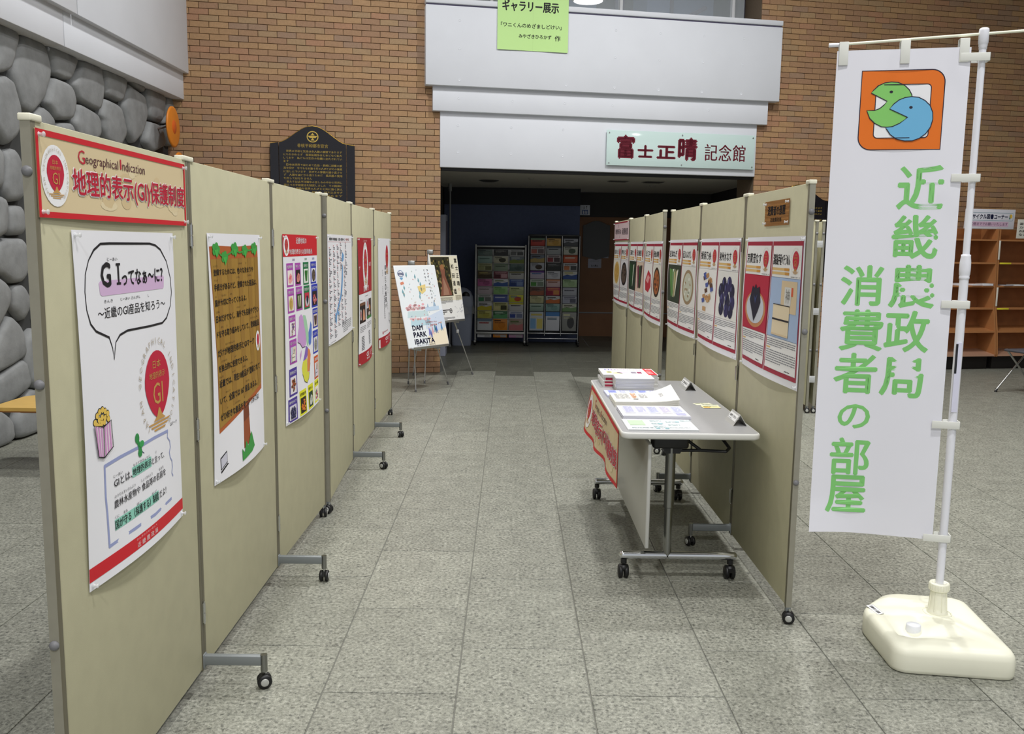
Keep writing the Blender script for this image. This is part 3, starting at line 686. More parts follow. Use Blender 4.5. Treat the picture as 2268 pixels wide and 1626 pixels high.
def p2(p):
    board = [(.014, .045), (.10, .042), (.3, .046), (.59, .040), (.594, .10), (.60, .35), (.606, .50), (.596, .616), (.30, .655), (.05, .692), (.046, .45), (.03, .25)]
    p.poly([(u, v) for u, v in board], I('b5602f'), k=1)
    p.poly([(.02, .088), (.588, .088), (.590, .50), (.586, .596), (.30, .640), (.052, .676), (.048, .45)], I('a57f35'), k=2)
    for u in (.08, .20, .33, .45, .54): p.poly([(u, .088), (u+.05, .088), (u+.05, .62-.06*u), (u, .63-.06*u)], I('9a7430'), k=3)
    G1 = I('3fa044'); G2 = I('47b24c')
    for u, v, s in ((.08, .055, 1.1), (.172, .082, 1.0), (.29, .055, 1.15), (.415, .060, 1.0), (.54, .053, 1.1)):
        for a in range(5):
            t_ = a*2*PI/5; p.oval(u+.022*s*math.cos(t_), v+.012*s*math.sin(t_), .017*s, .011*s, G1, k=4, n=10)
        p.poly([(u-.022, v), (u+.022, v), (u+.004, v+.030)], G2, k=5)
    p.line([(.08, .05), (.13, .075), (.172, .08), (.23, .07), (.29, .055), (.35, .068), (.415, .06), (.48, .06), (.54, .05)], .006, G1, 4)
    T = [('登録するためには、色々な決まりや', .042, .520, .122, .144), ('手続きがあるけど、登録された産品は、', .042, .560, .172, .196), ('国が大切に守ってくれるよ。', .044, .418, .226, .249), ('日本だけでなく、海外でも名前やブラン', .047, .584, .280, .305),
         ('ドを守る取り組みをしていて、登録産品', .049, .580, .334, .358), ('だけが地理的表示とGIマーク', .053, .500, .398, .424), ('を独占的に使用できるよ。', .056, .404, .454, .478), ('近畿では、現在18産品が 登録されて', .058, .572, .506, .532),
         ('いて、全国では 167 産品 あるよ。', .061, .525, .566, .592), ('ぜひ好きな産品を見つけてみてね！', .061, .545, .624, .650)]
    for s, a, b, c, d in T: p.text(s, a, c, b, d, K, 4, .022)
    for s, a, b, v in (('とうろく', .045, .09, .112), ('いろいろ', .33, .37, .108), ('き', .42, .43, .108), ('てつづ', .045, .085, .161), ('とうろく', .30, .34, .158), ('さんぴん', .44, .49, .155), ('くに', .047, .065, .216), ('たいせつ', .12, .17, .215), ('まも', .22, .24, .215), ('にほん', .05, .09, .269), ('かいがい', .29, .33, .268), ('なまえ', .38, .41, .267), ('まも', .10, .12, .324), ('と', .16, .17, .324), ('とうろくさんぴん', .46, .56, .321), ('ちりてきひょうじ', .14, .25, .388), ('どくせんてき', .09, .15, .443), ('しよう', .23, .26, .443), ('きんき', .06, .10, .496), ('げんざい', .20, .24, .495), ('さんぴん', .33, .37, .494), ('とうろく', .43, .47, .494), ('ぜんこく', .12, .17, .556), ('さんぴん', .36, .41, .554), ('す', .13, .14, .614), ('さんぴん', .22, .28, .612), ('み', .33, .34, .610)):
        p.text(s, a, v-.004, b, v+.003, K, 4)
    p.oval(.556, .418, .030, .040, WHT, k=4); gi_mark(p, .556, .414, .014, .024, ground=False, ring=False, txt=False, k=5)
    BR_ = I('9a4f2b')
    p.poly([(.318, .652), (.385, .642), (.392, .79), (.30, .80)], BR_, k=1); p.poly([(.318, .652), (.385, .642), (.388, .690), (.318, .70)], I('7a3c22'), k=2)
    p.poly([(.272, .842), (.272, .795), (.30, .815), (.325, .775), (.35, .80), (.385, .765), (.405, .755), (.44, .818), (.40, .832), (.33, .838)], I('3d9a45'), k=3)
    # small laptop drawing
    p.poly([(.052, .78), (.115, .765), (.118, .808), (.056, .825)], K, k=1); p.poly([(.056, .784), (.111, .770), (.114, .804), (.060, .820)], I('cfcfdd'), k=2); p.poly([(.056, .829), (.118, .811), (.128, .815), (.06, .836)], K, k=1)
def card(p, u0, v0, u1, v1, col, title, pic, tc=None, seed=0):
    p.rect(u0, v0, u1, v1, I(col), 1); w_ = u1-u0; h_ = v1-v0
    p.text(title, u0+w_*.10, v0+h_*.09, u1-w_*.10, v0+h_*.22, tc or WHT, 2, .02, 1)
    food(p, u0+w_*.12, v0+h_*.30, u1-w_*.12, v1-h_*.08, pic, seed)
def food(p, u0, v0, u1, v1, pic, seed=0, k=2):
    """a printed picture of a farm product, drawn as flat shapes"""
    bg, kind, cols = pic; r = random.Random(seed); W = u1-u0; H = v1-v0
    if bg: p.rect(u0, v0, u1, v1, I(bg), k)
    U = lambda a: u0+W*a; V = lambda a: v0+H*a; C = [I(c) for c in cols]
    if kind == 'slab':
        p.poly([(U(.15), V(.55)), (U(.5), V(.2)), (U(.85), V(.35)), (U(.9), V(.7)), (U(.6), V(.9)), (U(.2), V(.85))], C[0], k=k+1)
        p.poly([(U(.25), V(.55)), (U(.5), V(.35)), (U(.75), V(.42)), (U(.55), V(.62))], C[1], k=k+2)
    elif kind == 'blobs':
        for i in range(26):
            a = r.uniform(0, 2*PI); q = math.sqrt(r.random()); x, y = .5+.34*q*math.cos(a), .52+.38*q*math.sin(a)
            p.oval(U(x), V(y), W*.10, H*.07, r.choice(C), k=k+1+i % 3, n=9)
    elif kind == 'oval':
        p.oval(U(.5), V(.52), W*.38, H*.44, C[0], k=k+1); p.oval(U(.5), V(.52), W*.30, H*.36, C[1], k=k+2)
        for i in range(14): p.oval(U(.5+r.uniform(-.2, .2)), V(.52+r.uniform(-.26, .26)), W*.05, H*.04, r.choice(C), k=k+3, n=8)
    elif kind == 'long':
        for i in range(9):
            x = .2+.6*i/8+r.uniform(-.03, .03); p.poly([(U(x-.05), V(.1+r.uniform(0, .1))), (U(x+.05), V(.1)), (U(.5+(x-.5)*.5+.03), V(.9-r.uniform(0, .15))), (U(.5+(x-.5)*.5-.03), V(.88))], r.choice(C), k=k+1+i % 3)
    elif kind == 'egg':
        for i, (x, y) in enumerate(((.36, .28), (.62, .26), (.22, .42), (.48, .40), (.76, .40), (.30, .60), (.54, .60), (.78, .62), (.28, .78), (.52, .80), (.72, .80))):
            p.oval(U(x), V(y), W*.115, H*.16, C[i % 2], k=k+1+i % 3, n=14); p.oval(U(x-.03), V(y-.05), W*.02, H*.06, C[2], k=k+5, n=8)
    elif kind == 'one':
        p.oval(U(.52), V(.62), W*.42, H*.33, C[0], k=k+1); p.oval(U(.52), V(.60), W*.36, H*.28, C[1], k=k+2)
        p.poly([(U(.34), V(.32)), (U(.38), V(.20)), (U(.46), V(.24)), (U(.50), V(.16)), (U(.56), V(.24)), (U(.66), V(.20)), (U(.70), V(.34)), (U(.74), V(.48)), (U(.64), V(.66)), (U(.50), V(.84)), (U(.40), V(.66)), (U(.29), V(.46))], C[2], k=k+4)
        p.poly([(U(.45), V(.34)), (U(.52), V(.42)), (U(.60), V(.34)), (U(.53), V(.52))], C[3], k=k+5)
    elif kind == 'crate':
        p.rect(U(.40), V(.04), U(.92), V(.56), C[0], k+1); p.rect(U(.52), V(.14), U(.74), V(.44), I('d9d9d6'), k+2); p.rect(U(.74), V(.14), U(.80), V(.28), I('d8603a'), k+2); p.text('神', U(.56), V(.17), U(.70), V(.40), I('8a8a88'), k+3, 0, 1)
        p.rect(U(.16), V(.44), U(.72), V(.96), C[1], k+3); p.rect(U(.16), V(.44), U(.72), V(.455), K, k+4); p.rect(U(.16), V(.68), U(.72), V(.71), K, k+4); p.rect(U(.16), V(.93), U(.72), V(.96), C[0], k+4)
    elif kind == 'bundles':
        for i in range(22):
            x, y = r.uniform(.2, .75), r.uniform(.1, .72); p.poly([(U(x), V(y)), (U(x+.14), V(y-.04)), (U(x+.18), V(y+.05)), (U(x+.04), V(y+.09))], r.choice(C), k=k+1+i % 4)
        p.rect(U(.30), V(.86), U(.5), V(.96), C[0], k+2)
def p3(p):
    p.rect(0, 0, .67, .100, RED, 1)
    p.oval(.060, .051, .050, .046, WHT, k=2); gi_mark(p, .060, .048, .028, .027, ground=False, ring=False, k=3)
    p.text('近畿地域の', .237, .013, .444, .042, WHT, 2, .02); p.text('地理的表示(GI)登録産品', .112, .066, .560, .094, WHT, 2, .02)
    for s, a, b, c in (('兵庫県', .16, .21, '6a3a8a'), ('京都府', .40, .45, '2a7a4a'), ('滋賀県', .56, .61, '2a3a8a')): p.text(s, a, .110, b, .121, I(c), 1)
    MG, GR, BU, PU, YE, OR = 'b04fb4', '1f7a4a', '3440b8', '4f3a9a', 'e6e62a', 'd9622a'
    D = [((.051, .130, .173, .237), MG, '但馬牛', ('f4ece8', 'slab', ['f0a8a8', 'e4707a'])), ((.207, .131, .315, .238), MG, '神戸ビーフ', ('1e1414', 'slab', ['d88a80', 'c46a64'])),
         ((.364, .130, .478, .240), GR, '万願寺甘とう', ('e9eee6', 'long', ['3f8f3a', '2c6a2e'])), ((.521, .130, .644, .241), BU, '伊吹そば', ('e8e6ee', 'oval', ['2a2018', '6a5a4a'])),
         ((.055, .245, .175, .356), MG, '佐用もち大豆', ('eee9da', 'oval', ['d8c48a', 'c9a95a'])), ((.211, .243, .333, .356), MG, '岩津ねぎ', ('3a4a2a', 'long', ['e2e4d0', '6a8a4a', 'b8b890'])),
         ((.367, .245, .487, .359), GR, '京賀茂なす', ('c8304a', 'one', ['d9d6da', 'cfcdd4', '1c1c3a', '3a3a5a'])), ((.531, .245, .668, .361), BU, '近江牛', ('2a1c1e', 'blobs', ['e07a7a', 'd05a64', 'e8b0a8'])),
         ((.065, .368, .188, .470), MG, '揖保乃糸', ('efe9ec', 'bundles', ['b08a7a', '7a5a9a', '9a8a80'])), ((.545, .368, .665, .468), BU, '日野菜', ('e0d0c0', 'long', ['7a2a4a', '3a5a3a'])),
         ((.069, .480, .193, .592), MG, '手延べそうめん', ('c9cfe0', 'crate', ['e6d6c0', 'efe6d4'])), ((.535, .480, .662, .598), BU, 'ふなずし', ('eceae6', 'oval', ['b8b8b0', '8a8a84'])),
         ((.547, .612, .656, .730), OR, '三輪素麺', ('e8e8f0', 'crate', ['d8c8b8', 'd8d8e8'])), ((.054, .612, .182, .740), PU, '泉州水なす', ('e9e4ea', 'blobs', ['8a4a2a', 'b05a30', '5a3a22'])),
         ((.034, .750, .173, .858), PU, '泉州水なす', ('d9d6e4', 'egg', ['1e1c44', '2a2858', '8a8ac0'])), ((.212, .738, .341, .858), YE, '紀州金山寺', ('2a2018', 'blobs', ['e08a2a', 'd8702a'])),
         ((.377, .735, .495, .856), YE, '布引だいこん', ('24402a', 'slab', ['cfd2c8', 'a8b0a4'])), ((.539, .735, .652, .852), YE, 'みなべの梅', ('f6f4ee', 'blobs', ['d8405a', 'e88a9a', '3a5a4a']))]
    for i, ((a, b, c, d), col, s, pic) in enumerate(D): card(p, a, b, c, d, col, s, pic, K if col == YE else None, i)
    # map of the region
    p.poly([(.258, .385), (.30, .376), (.329, .388), (.345, .42), (.37, .46), (.385, .51), (.375, .53), (.345, .536), (.30, .538), (.262, .515), (.216, .503), (.222, .47), (.25, .43)], I('cf9fd8'), k=1)
    p.poly([(.335, .383), (.385, .388), (.41, .415), (.43, .46), (.44, .50), (.425, .55), (.395, .53), (.38, .48), (.35, .43)], I('a9d6b4'), k=1)
    p.poly([(.49, .425), (.515, .445), (.512, .49), (.49, .535), (.462, .545), (.435, .53), (.44, .475), (.47, .455)], I('5a7ed0'), k=1)
    p.poly([(.375, .535), (.415, .55), (.40, .585), (.37, .60), (.305, .604), (.34, .575)], I('8a68c0'), k=1)
    p.poly([(.415, .552), (.455, .565), (.470, .59), (.452, .63), (.43, .67), (.385, .665), (.39, .61)], I('e08a52'), k=1)
    p.poly([(.300, .606), (.385, .598), (.383, .665), (.43, .675), (.41, .70), (.37, .718), (.32, .705), (.285, .665), (.275, .635)], I('dede4a'), k=1)
    p.line([(.216, .503), (.262, .515), (.30, .538), (.36, .538)], .003, K, 2); p.line([(.285, .665), (.32, .705), (.37, .718), (.41, .70), (.452, .63)], .003, K, 2)
    p.poly([(.25, .565), (.285, .545), (.275, .575), (.245, .598)], I('cf9fd8'), k=1)
    p.lines(.50, .862, .65, 1, .006, GREYT, k=1)
def p4(p):
    w_, h_ = p.w, p.h
    p.text('地理的表示 特別取組産品', .06, .018, .36, .034, K, 1, .03, 1); p.text('全国の登録一覧', .40, .018, .66, .034, I('3a3a44'), 1, .02, 1); p.text('令和', .70, .018, .86, .034, I('c0504a'), 1, .02, 1)
    p.rect(.03, .040, .95, .0415, I('c86a6a'), 1)
    r = random.Random(9)
    for c, (u, v0, v1) in enumerate(((.05, .07, .57), (.20, .06, .55), (.34, .055, .52), (.47, .04, .20), (.68, .04, .24), (.62, .18, .50), (.48, .33, .50))):
        v = v0
        while v < v1:
            p.rect(u, v, u+.018, v+.007, I('c04a4a'), 1); v += .010
            for _ in range(r.randint(2, 5)): p.rect(u, v, u+r.uniform(.03, .10), v+.0045, I('6a6a74'), 1); v += .0085
            v += .004
    B1 = I('6fa3d8')
    p.poly([(.56, .10), (.62, .12), (.60, .15), (.54, .16), (.53, .13)], B1, k=2)
    p.poly([(.55, .17), (.57, .19), (.56, .26), (.52, .33), (.47, .37), (.40, .40), (.33, .43), (.30, .46), (.27, .46), (.29, .43), (.36, .395), (.42, .365), (.45, .345), (.50, .28), (.53, .21)], B1, k=2)
    p.poly([(.24, .44), (.29, .45), (.28, .49), (.25, .51), (.23, .48)], B1, k=2); p.poly([(.33, .44), (.38, .44), (.37, .46), (.33, .46)], B1, k=2)
    p.lines(.52, .52, .92, 6, .011, GREYT, k=1, seed=3); p.lines(.03, .594, .40, 1, .006, GREYT, k=1)
def p5(p):
    DR = I('b02430')
    p.rect(0, 0, .635, .385, DR, 1); p.text('このマーク', .24, .012, .42, .030, I('e8d8d8'), 2)
    p.oval(.335, .198, .125, .168, WHT, k=2); gi_mark(p, .335, .185, .070, .105, ground=False, ring=True, k=3)
    p.text('の商品が', .50, .17, .60, .20, WHT, 2); p.text('が', .03, .19, .08, .215, WHT, 2)
    p.text('買えます！', .22, .34-.005, .47, .375, WHT, 2, .02)
    p.lines(.28, .405, .56, 1, .01, GREYT, k=1); p.lines(.05, .425, .25, 1, .01, GREYT, k=1)
    p.rect(.03, .445, .28, .585, I('2a1c18'), 1); p.rect(.03, .445, .28, .465, I('7a5238'), 2); p.oval(.075, .525, .028, .038, WHT, k=2); p.oval(.075, .525, .016, .026, DR, k=3); p.poly([(.15, .57), (.17, .50), (.2, .49), (.23, .50), (.26, .57)], I('d89a7a'), k=2)
    p.rect(.34, .435, .60, .575, I('4a3a34'), 1); p.rect(.34, .435, .45, .50, I('d8dde8'), 2); p.oval(.395, .468, .02, .024, DR, k=3); p.rect(.34, .555, .60, .575, I('3a7a3a'), 2); p.oval(.50, .50, .04, .022, I('d88a4a'), k=3, n=14); p.oval(.47, .54, .06, .014, I('c8b8b0'), k=3, n=14)
    p.text('登録産品を', .30, .45, .32, .57, K, 1); p.lines(.05, .61, .28, 4, .011, GREYT, k=1); p.lines(.34, .60, .58, 4, .011, GREYT, k=1, seed=4)
    for k_ in range(9): p.rect(.10, .68+.011*k_, .20, .686+.011*k_, I('5a5a60'), 1); p.rect(.40, .665+.011*k_, .50, .671+.011*k_, I('5a5a60'), 1)
    p.rect(0, .79, .635, .872, DR, 1); p.text('GI', .26, .805, .36, .835, WHT, 2, .02); p.text('農林水産省', .26, .842, .40, .856, WHT, 2); p.lines(.42, .81, .60, 3, .012, I('e8b8bc'), k=2)
def p6(p):
    DR = I('b02430')
    gi_mark(p, .455, .155, .072, .10, ground=False, ring=False, k=1)
    for i, (s, v0, v1) in enumerate((('産', .215, .25), ('地', .262, .295), ('と', .305, .33), ('つ', .34, .36), ('の', .37, .42), ('価', .43, .47), ('値', .475, .52), ('が', .53, .56))): p.text(s, .32, v0, .40, v1, K, 1, .02)
    for i in range(12): p.rect(.26, .46+.016*i, .29, .470+.016*i, K, 1)
    for u, v0, n_ in ((.20, .25, 4), (.20, .38, 5), (.50, .24, 4), (.48, .40, 4), (.45, .52, 5)):
        for i in range(n_): p.rect(u, v0+.014*i, u+.02, v0+.008+.014*i, GREYT, 1)
    p.line([(.55+.035*math.cos(a*PI/8), .655+.035*math.sin(a*PI/8)) for a in range(16)], .008, K, 1, closed=True); p.line([(.57, .685), (.59, .715)], .014, K, 1)
    p.oval(.17, .755, .02, .014, DR, k=1, n=12); p.text('農林水産省', .21, .745, .42, .758, DR, 1)
    p.rect(0, .785, .63, .87, DR, 1); p.text('GI', .26, .80, .38, .825, WHT, 2, .02); p.text('日本', .28, .835, .36, .848, WHT, 2); p.lines(.42, .80, .60, 3, .012, I('e8b8bc'), k=2); p.rect(.01, .80, .06, .865, I('e6e0e0'), 2)
def bul(A, sag=.5, left=0):
    return lambda u, v: A*math.sin(PI*max(0, min(1, u)))*(max(0, v)**2)*1.0 + left*math.sin(PI*v)*(1-u)**3*.6
def lface(seg, u, z):
    a, b = Vector(seg[0]), Vector(seg[1]); d = (b-a).normalized(); q = a+d*u; return face_matrix((q.x, q.y, z), (d.x, d.y))
def rface(seg, u, z):      # u measured from the near end; the sheet runs towards the viewer
    a, b = Vector(seg[0]), Vector(seg[1]); d = (b-a).normalized(); q = a+d*u; return face_matrix((q.x, q.y, z), (-d.x, -d.y))
GP = 'posters pinned to the left screens'
M_head = mat('parchment_paper', '#dcc9a2', .6)
poster('header_banner', 'red-bordered parchment header reading Geographical Indication, top of the nearest left panel', 'banner', .885, .187, lface(L1[0:2], .012, 1.726), header, bul(.004), paper=M_head)
poster('poster', 'white poster with a speech bubble asking what GI is, nearest left panel', 'poster', .63, .87, lface(L1[0:2], .152, 1.515), p1, bul(.018, left=.012), group=GP)
poster('poster', 'poster with a brown wooden notice board text and green ivy, second left panel', 'poster', .63, .865, lface(L1[1:3], .150, 1.520), p2, bul(.018, left=.012), group=GP)
poster('poster', 'poster with red heading, product cards and coloured regional map, third left panel', 'poster', .67, .863, lface(L1[2:4], .157, 1.528), p3, bul(.016, left=.008), group=GP)
poster('poster', 'wide white poster with a blue map of Japan and columns of small print', 'poster', 1.0, .606, lface(L2[0:2], .010, 1.539), p4, bul(.008), group=GP)
poster('poster', 'tall poster, dark red upper half with large white oval mark and two photos below', 'poster', .635, .872, lface(L2[1:3], .220, 1.529), p5, bul(.02, left=.015), group=GP)
poster('poster', 'tall white poster with red footer, last panel of the left screens', 'poster', .63, .87, lface(L2[2:4], .195, 1.532), p6, bul(.018), group=GP)
def gi_sheet(p, halves):
    w_, h_ = p.w, p.h
    m_ = .016; hw = (w_-2*m_-.010)/2; sx = w_/.86
    for i, (title, bgc, pic) in enumerate(halves):
        u0 = m_+i*(hw+.010); u1 = u0+hw; v0, v1 = .020, h_-.030
        if bgc: p.rect(u0, v0, u1, .185+.20+.04, I(bgc), 1)
        p.frame(u0, v0, u1, v1, .010, CRIM, 2, tb=.018)
        a, b = u0+.012, u1-.012
        p.rect(a, v0+.018, b, .168, I('f0f0ee'), 3)
        p.text(title, a+.008, .072, a+(b-a)*.63, .118, K, 4, .022)
        p.rect(a+.003, .129, a+(b-a)*.62, .140, I('dcb878'), 4); p.rect(a+.003, .146, a+(b-a)*.62, .157, I('dcb878'), 4)
        p.rect(a+(b-a)*.45, .129, a+(b-a)*.62, .140, I('cf9440'), 5); p.rect(a+(b-a)*.48, .146, a+(b-a)*.62, .157, I('cf9440'), 5)
        gi_mark(p, a+(b-a)*.82, .098, (b-a)*.105, .038, ground=False, ring=(w_ > .8), k=4, ringc=I('c9c4ba'))
        p.text('登録番号 第一号', a+(b-a)*.68, .160, b-.006, .165, K, 4, 0, 1)
        food(p, a-.002, .170, b+.002, .418, pic, seed=len(title)*7+i, k=4)
        p.rect(a, .420, b, v1-.019, I('efefee'), 3)
        p.lines(a+.008, .428, b-.01, 4, .0085, I('83848c'), k=4, seed=i+3); p.rect(a+.006, .463, a+.06, .469, I('dcb878'), 4)
        p.lines(a+.008, .475, b-.006, 6, .0095, I('83848c'), k=4, seed=i+8); p.lines(b-.12, v1-.030, b-.012, 1, .008, K, k=4, seed=i+1)
GR2 = 'product posters pinned to the right screens'
def rp(label, seg, u, w_, halves, z=1.545, lf=.012):
    return poster('poster', label, 'poster', w_, .602, rface(seg, u, z), lambda p: gi_sheet(p, halves), lambda u_, v: .018*math.sin(PI*u_)*v**2+lf*math.sin(PI*v)*(1-u_)**3, group=GR2)
rp('double product poster with dark aubergine in a white bowl on crimson', R1[0:2], .858, .848, [('京賀茂なす', 'b8203e', ('b8203e', 'one', ['c98a5a', 'c9cdd6', '15152e', '2f3f72'])), ('淡路島手延べそうめん', '9fbbe0', ('a9bfe0', 'crate', ['dcc6a2', 'e8d8b8']))])
rp('double product poster with brown noodle packs and a heap of purple aubergines', R1[1:3], .952, .915, [('揖保乃糸', None, ('ecebe8', 'bundles', ['c9a070', 'b98a5a', '4a5aa0', 'd8bc90', '5a3a2a'])), ('泉州水なす', None, ('e6e6e0', 'egg', ['1a1a3c', '2c2858', '6a6aa0']))])
rp('double product poster with green leaves in a basket and a pale oval dish', R1[2:4], .972, .94, [('岩津ねぎ', '2e3a30', ('2c3a2a', 'long', ['e2e4da', '5f8f4a', 'c9b890', '3f6a38', 'dfe0d0'])), ('近江のふなずし', None, ('e4e3df', 'oval', ['a08a6a', 'c9cbb8', '9aa090', 'e0e2d8']))])
rp('double product poster with red-wrapped meat and an orange pickle dish', R2[0:2], .862, .895, [('近江牛', None, ('eeecea', 'slab', ['c23040', 'e8a0a0'])), ('紀州金山寺味噌', None, ('e6e4da', 'oval', ['3a2a1a', 'a86030', 'd88a4a', '7a4020']))], z=1.537)
rp('double product poster with dark greens and a purple turnip, middle of the far right screen', R2[1:3], .79, .84, [('万願寺甘とう', '24382a', ('24382a', 'long', ['2f5a30', 'd0d8c8', '1e4020'])), ('近江日野産日野菜', 'd8c4b0', ('dcc8b4', 'long', ['5a1a3a', '2e4a30', '7a2a4a', '3a5a3a']))], z=1.537)
rp('double product poster with yellow beans and buckwheat in a black bowl, farthest on the right', R2[2:4], .965, .99, [('佐用もち大豆', None, ('e6e2d6', 'oval', ['d8b870', 'c9a050'])), ('伊吹そば', None, ('e2e0e4', 'oval', ['1c1416', '5a4a40', '6a5a4e']))], z=1.536)
def wood_sign(p):
    for i in range(7): p.rect(0, p.h*i/7, p.w, p.h*(i+.5)/7, I(['9c6a30', 'a87438', '96642c', 'b07c3e'][i % 4]), 1)
    p.text('消費者の部屋', .045, .022, .30, .062, K, 2, .03); p.text('近畿農政局', .09, .072, .25, .090, I('3a2a1c'), 2, .02)
poster('wall_sign', 'small brown wood-grain sign with dark lettering, top of the near right panel', 'sign', .352, .106, rface(R1[0:2], .580, 1.697), wood_sign, lambda u, v: .002, paper=mat('wood_look_print', '#a06c32', .4))
def pink_sign(p):
    p.rect(0, 0, p.w, p.h, I('e0c8cc'), 1); p.rect(0, 0, p.w, .012, CRIM, 2); p.rect(0, p.h-.012, p.w, p.h, CRIM, 2)
    p.text('地理的表示(GI)', .08, .065, .50, .125, I('6a5a64'), 2, .02); p.text('保護制度', .56, .062, .96, .125, I('6a5a64'), 2, .02); p.rect(.27, .02, .285, .052, I('8a3040'), 2); p.rect(.40, .13, .41, .155, I('5a4a50'), 2); p.rect(.2, .14, .21, .155, I('8a7a80'), 2)
poster('wall_sign', 'pale pink sign with crimson edges at the far end of the right screens', 'sign', 1.03, .178, rface(R2[2:4], 1.03, 1.732), pink_sign, lambda u, v: .002)

# signs on the building
def green_notice(p):
    p.text('ギャラリー展示', .055, .075+.225, .70, .085+.330, K, 2, .028)
    p.text('「ワニくんのめざましどけい」', .04, .540, .735, .590, K, 2, .02); p.text('みやざきひろかず', .245, .655, .62, .700, K, 2, .02); p.text('作', .66, .655, .725, .715, K, 2, .02)
    p.rect(p.w/2-.001, .0, p.w/2+.001, p.h, I('b4d68c'), 1)
mw = WM @ Matrix.Translation((wl(-.21), -.131, 4.50))
poster('notice', 'pale green paper notice announcing a gallery exhibition, taped to the white balcony', 'notice', .815, .905-.07, mw, green_notice, lambda u, v: .003+.004*math.cos(2*PI*u)*v, pins=False, paper=mat('green_paper', '#bfe596', .7))
def glass_sign():
    t = thing('glass_sign', 'frosted glass nameplate with dark red lettering, right side of the white lintel', 'sign'); t.matrix_world = WM @ Matrix.Translation((wl(1.093), -.032, 2.845))
    W, H = wl(2.925)-wl(1.093), .405
    a = MB(); a.bbox(0, W, -.030, -.022, -H, 0, mat('frosted_glass', '#c9dedb', .08, spec=.6), .002); a.build('glass_plate', t)
    p = Print(W, H, lambda u, v: .030); DR = I('6e1a2c')
    L_ = []
    for ch, a_, b_, c_, d_, bo in (('富', .135, .060, .335, .315, .05), ('士', .385, .165, .570, .300, .05), ('正', .625, .165, .850, .305, .05), ('晴', .895, .065, 1.120, .315, .05), ('記', 1.225, .122, 1.385, .315, .015), ('念', 1.405, .122, 1.565, .315, .015), ('館', 1.585, .120, 1.745, .315, .015)):
        q = Print(W, H, lambda u, v: .030); q.text(ch, a_, b_, c_, d_, DR, 1, bo); q.mb.build('letter', t)
    #p.text('富', .135, .060, .335, .315, DR, 1, .05); p.text('士', .385, .165, .570, .300, DR, 1, .05); p.text('正', .625, .165, .850, .305, DR, 1, .05); p.text('晴', .895, .065, 1.120, .315, DR, 1, .05)
    for u, v in ((.03, .03), (W/2, .03), (W-.03, .03), (.03, H-.03), (W/2, H-.03), (W-.03, H-.03)):
        a = MB(); a.cyl((u, -.036, -v), (u, .0, -v), .008, M_steel, 10); a.build('standoff', t)
glass_sign()
def plaque(x, ztop, label, name='plaque', lettering=True, zb=1.15, M=None):
    t = thing(name, label, 'plaque'); t.matrix_world = M or (WM @ Matrix.Translation((wl(x), -.016, 0)))
    W = .455; sh = ztop-.185
    MB_ = mat('plaque_black', '#15131a', .22); MG = mat('plaque_gold', '#c9a23e', .28, 1.0)
    def arch(s=1.0, e=0): 
        pts = [(-.36*s, sh+e)]
        for i in range(17):
            a = i/16; u = -.36+.72*a; pts.append((u*s, sh+e+(.185)*(math.sin(PI*a)**1.6)))
        pts.append((.36*s, sh+e)); return pts
    a = MB(); a.prism([(-.36, zb)]+[(.36, zb)]+arch()[::-1], -.055, 0, MB_); a.build('centre_panel', t)
    for s in (-1, 1):
        a = MB(); a.prism([(s*.367, zb), (s*W, zb), (s*W, sh-.015), (s*.367, sh+.002)][::s], -.05, 0, MB_); a.build('side_panel', t)
    a = MB(); A = arch(); 
    for q, r in zip(A, A[1:]): a.cyl((q[0], -.03, q[1]+.002), (r[0], -.03, r[1]+.002), .006, MG, 6)
    for s in (-1, 1): a.cyl((s*.367, -.03, sh+.002), (s*W, -.03, sh-.012), .005, MG, 6)
    a.build('gold_edge', t)
    if lettering:
        p = Print(.9, 1.5, lambda u, v: .0555); G = mat('gold_leaf', '#d6b75a', .35, .6); o = .45
        V = lambda z: -z
        p.line([(.058*math.cos(i*PI/12), V(ztop-.115)+.056*math.sin(i*PI/12)) for i in range(24)], .010, G, 1, closed=True)
        p.poly([(-.055, V(ztop-.105)), (.055, V(ztop-.105)), (.03, V(ztop-.128)), (-.03, V(ztop-.128))], G, k=1); p.poly([(-.022, V(ztop-.10)), (0, V(ztop-.075)), (.022, V(ztop-.10))], G, k=1); p.poly([(-.022, V(ztop-.155)), (0, V(ztop-.128)), (.022, V(ztop-.155))], G, k=1)
        p.text('非核平和都市宣言', -.165, V(ztop-.192), .165, V(ztop-.232), G, 1, .01)
        rows = [('　世界の平和と安全は全人類の願望であります', 1), ('にもかかわらず　核軍拡競争はとめどなく拡大', 1), ('しており　私どもは生存の危機に立たされてい', 1), ('ます', .09), ('　日本は世界ではじめて広島・長崎に原爆の被', 1), ('災を受け　今でもなお数十万の人びとがその後遺', 1), ('に苦しんでいます　再びその惨禍を繰り返させ', 1), ('ず　人類を滅亡から救うために　核兵器の使用', 1), ('を許してはなりません', .48), ('　私たちは太平洋戦争の苦しみの中から世界に', 1), ('誇るべき平和憲法を制定しました　その精神に', 1), ('核兵器の廃絶を世界の人びとと共に強く訴え', 1), ('核兵器をつくらず　持たず　持ち込ませず', 1), ('すべての国に核軍縮を求めます', 1)]
        for i, (s, f) in enumerate(rows):
            z = ztop-.262-.0365*i; ind = .03 if s[0] == '　' else 0
            p.text(s.strip('　'), -.315+ind, V(z), -.315+.63*f, V(z-.025), G, 1, .012, 1)
        p.mb.build('lettering', t)
    return t
plaque(-2.205, 2.755, 'black arched plaque with gold emblem and lettering on the brick wall, left')
plaque(3.53, 2.275, 'black arched plaque on the right brick wall, glimpsed behind the near right screen')

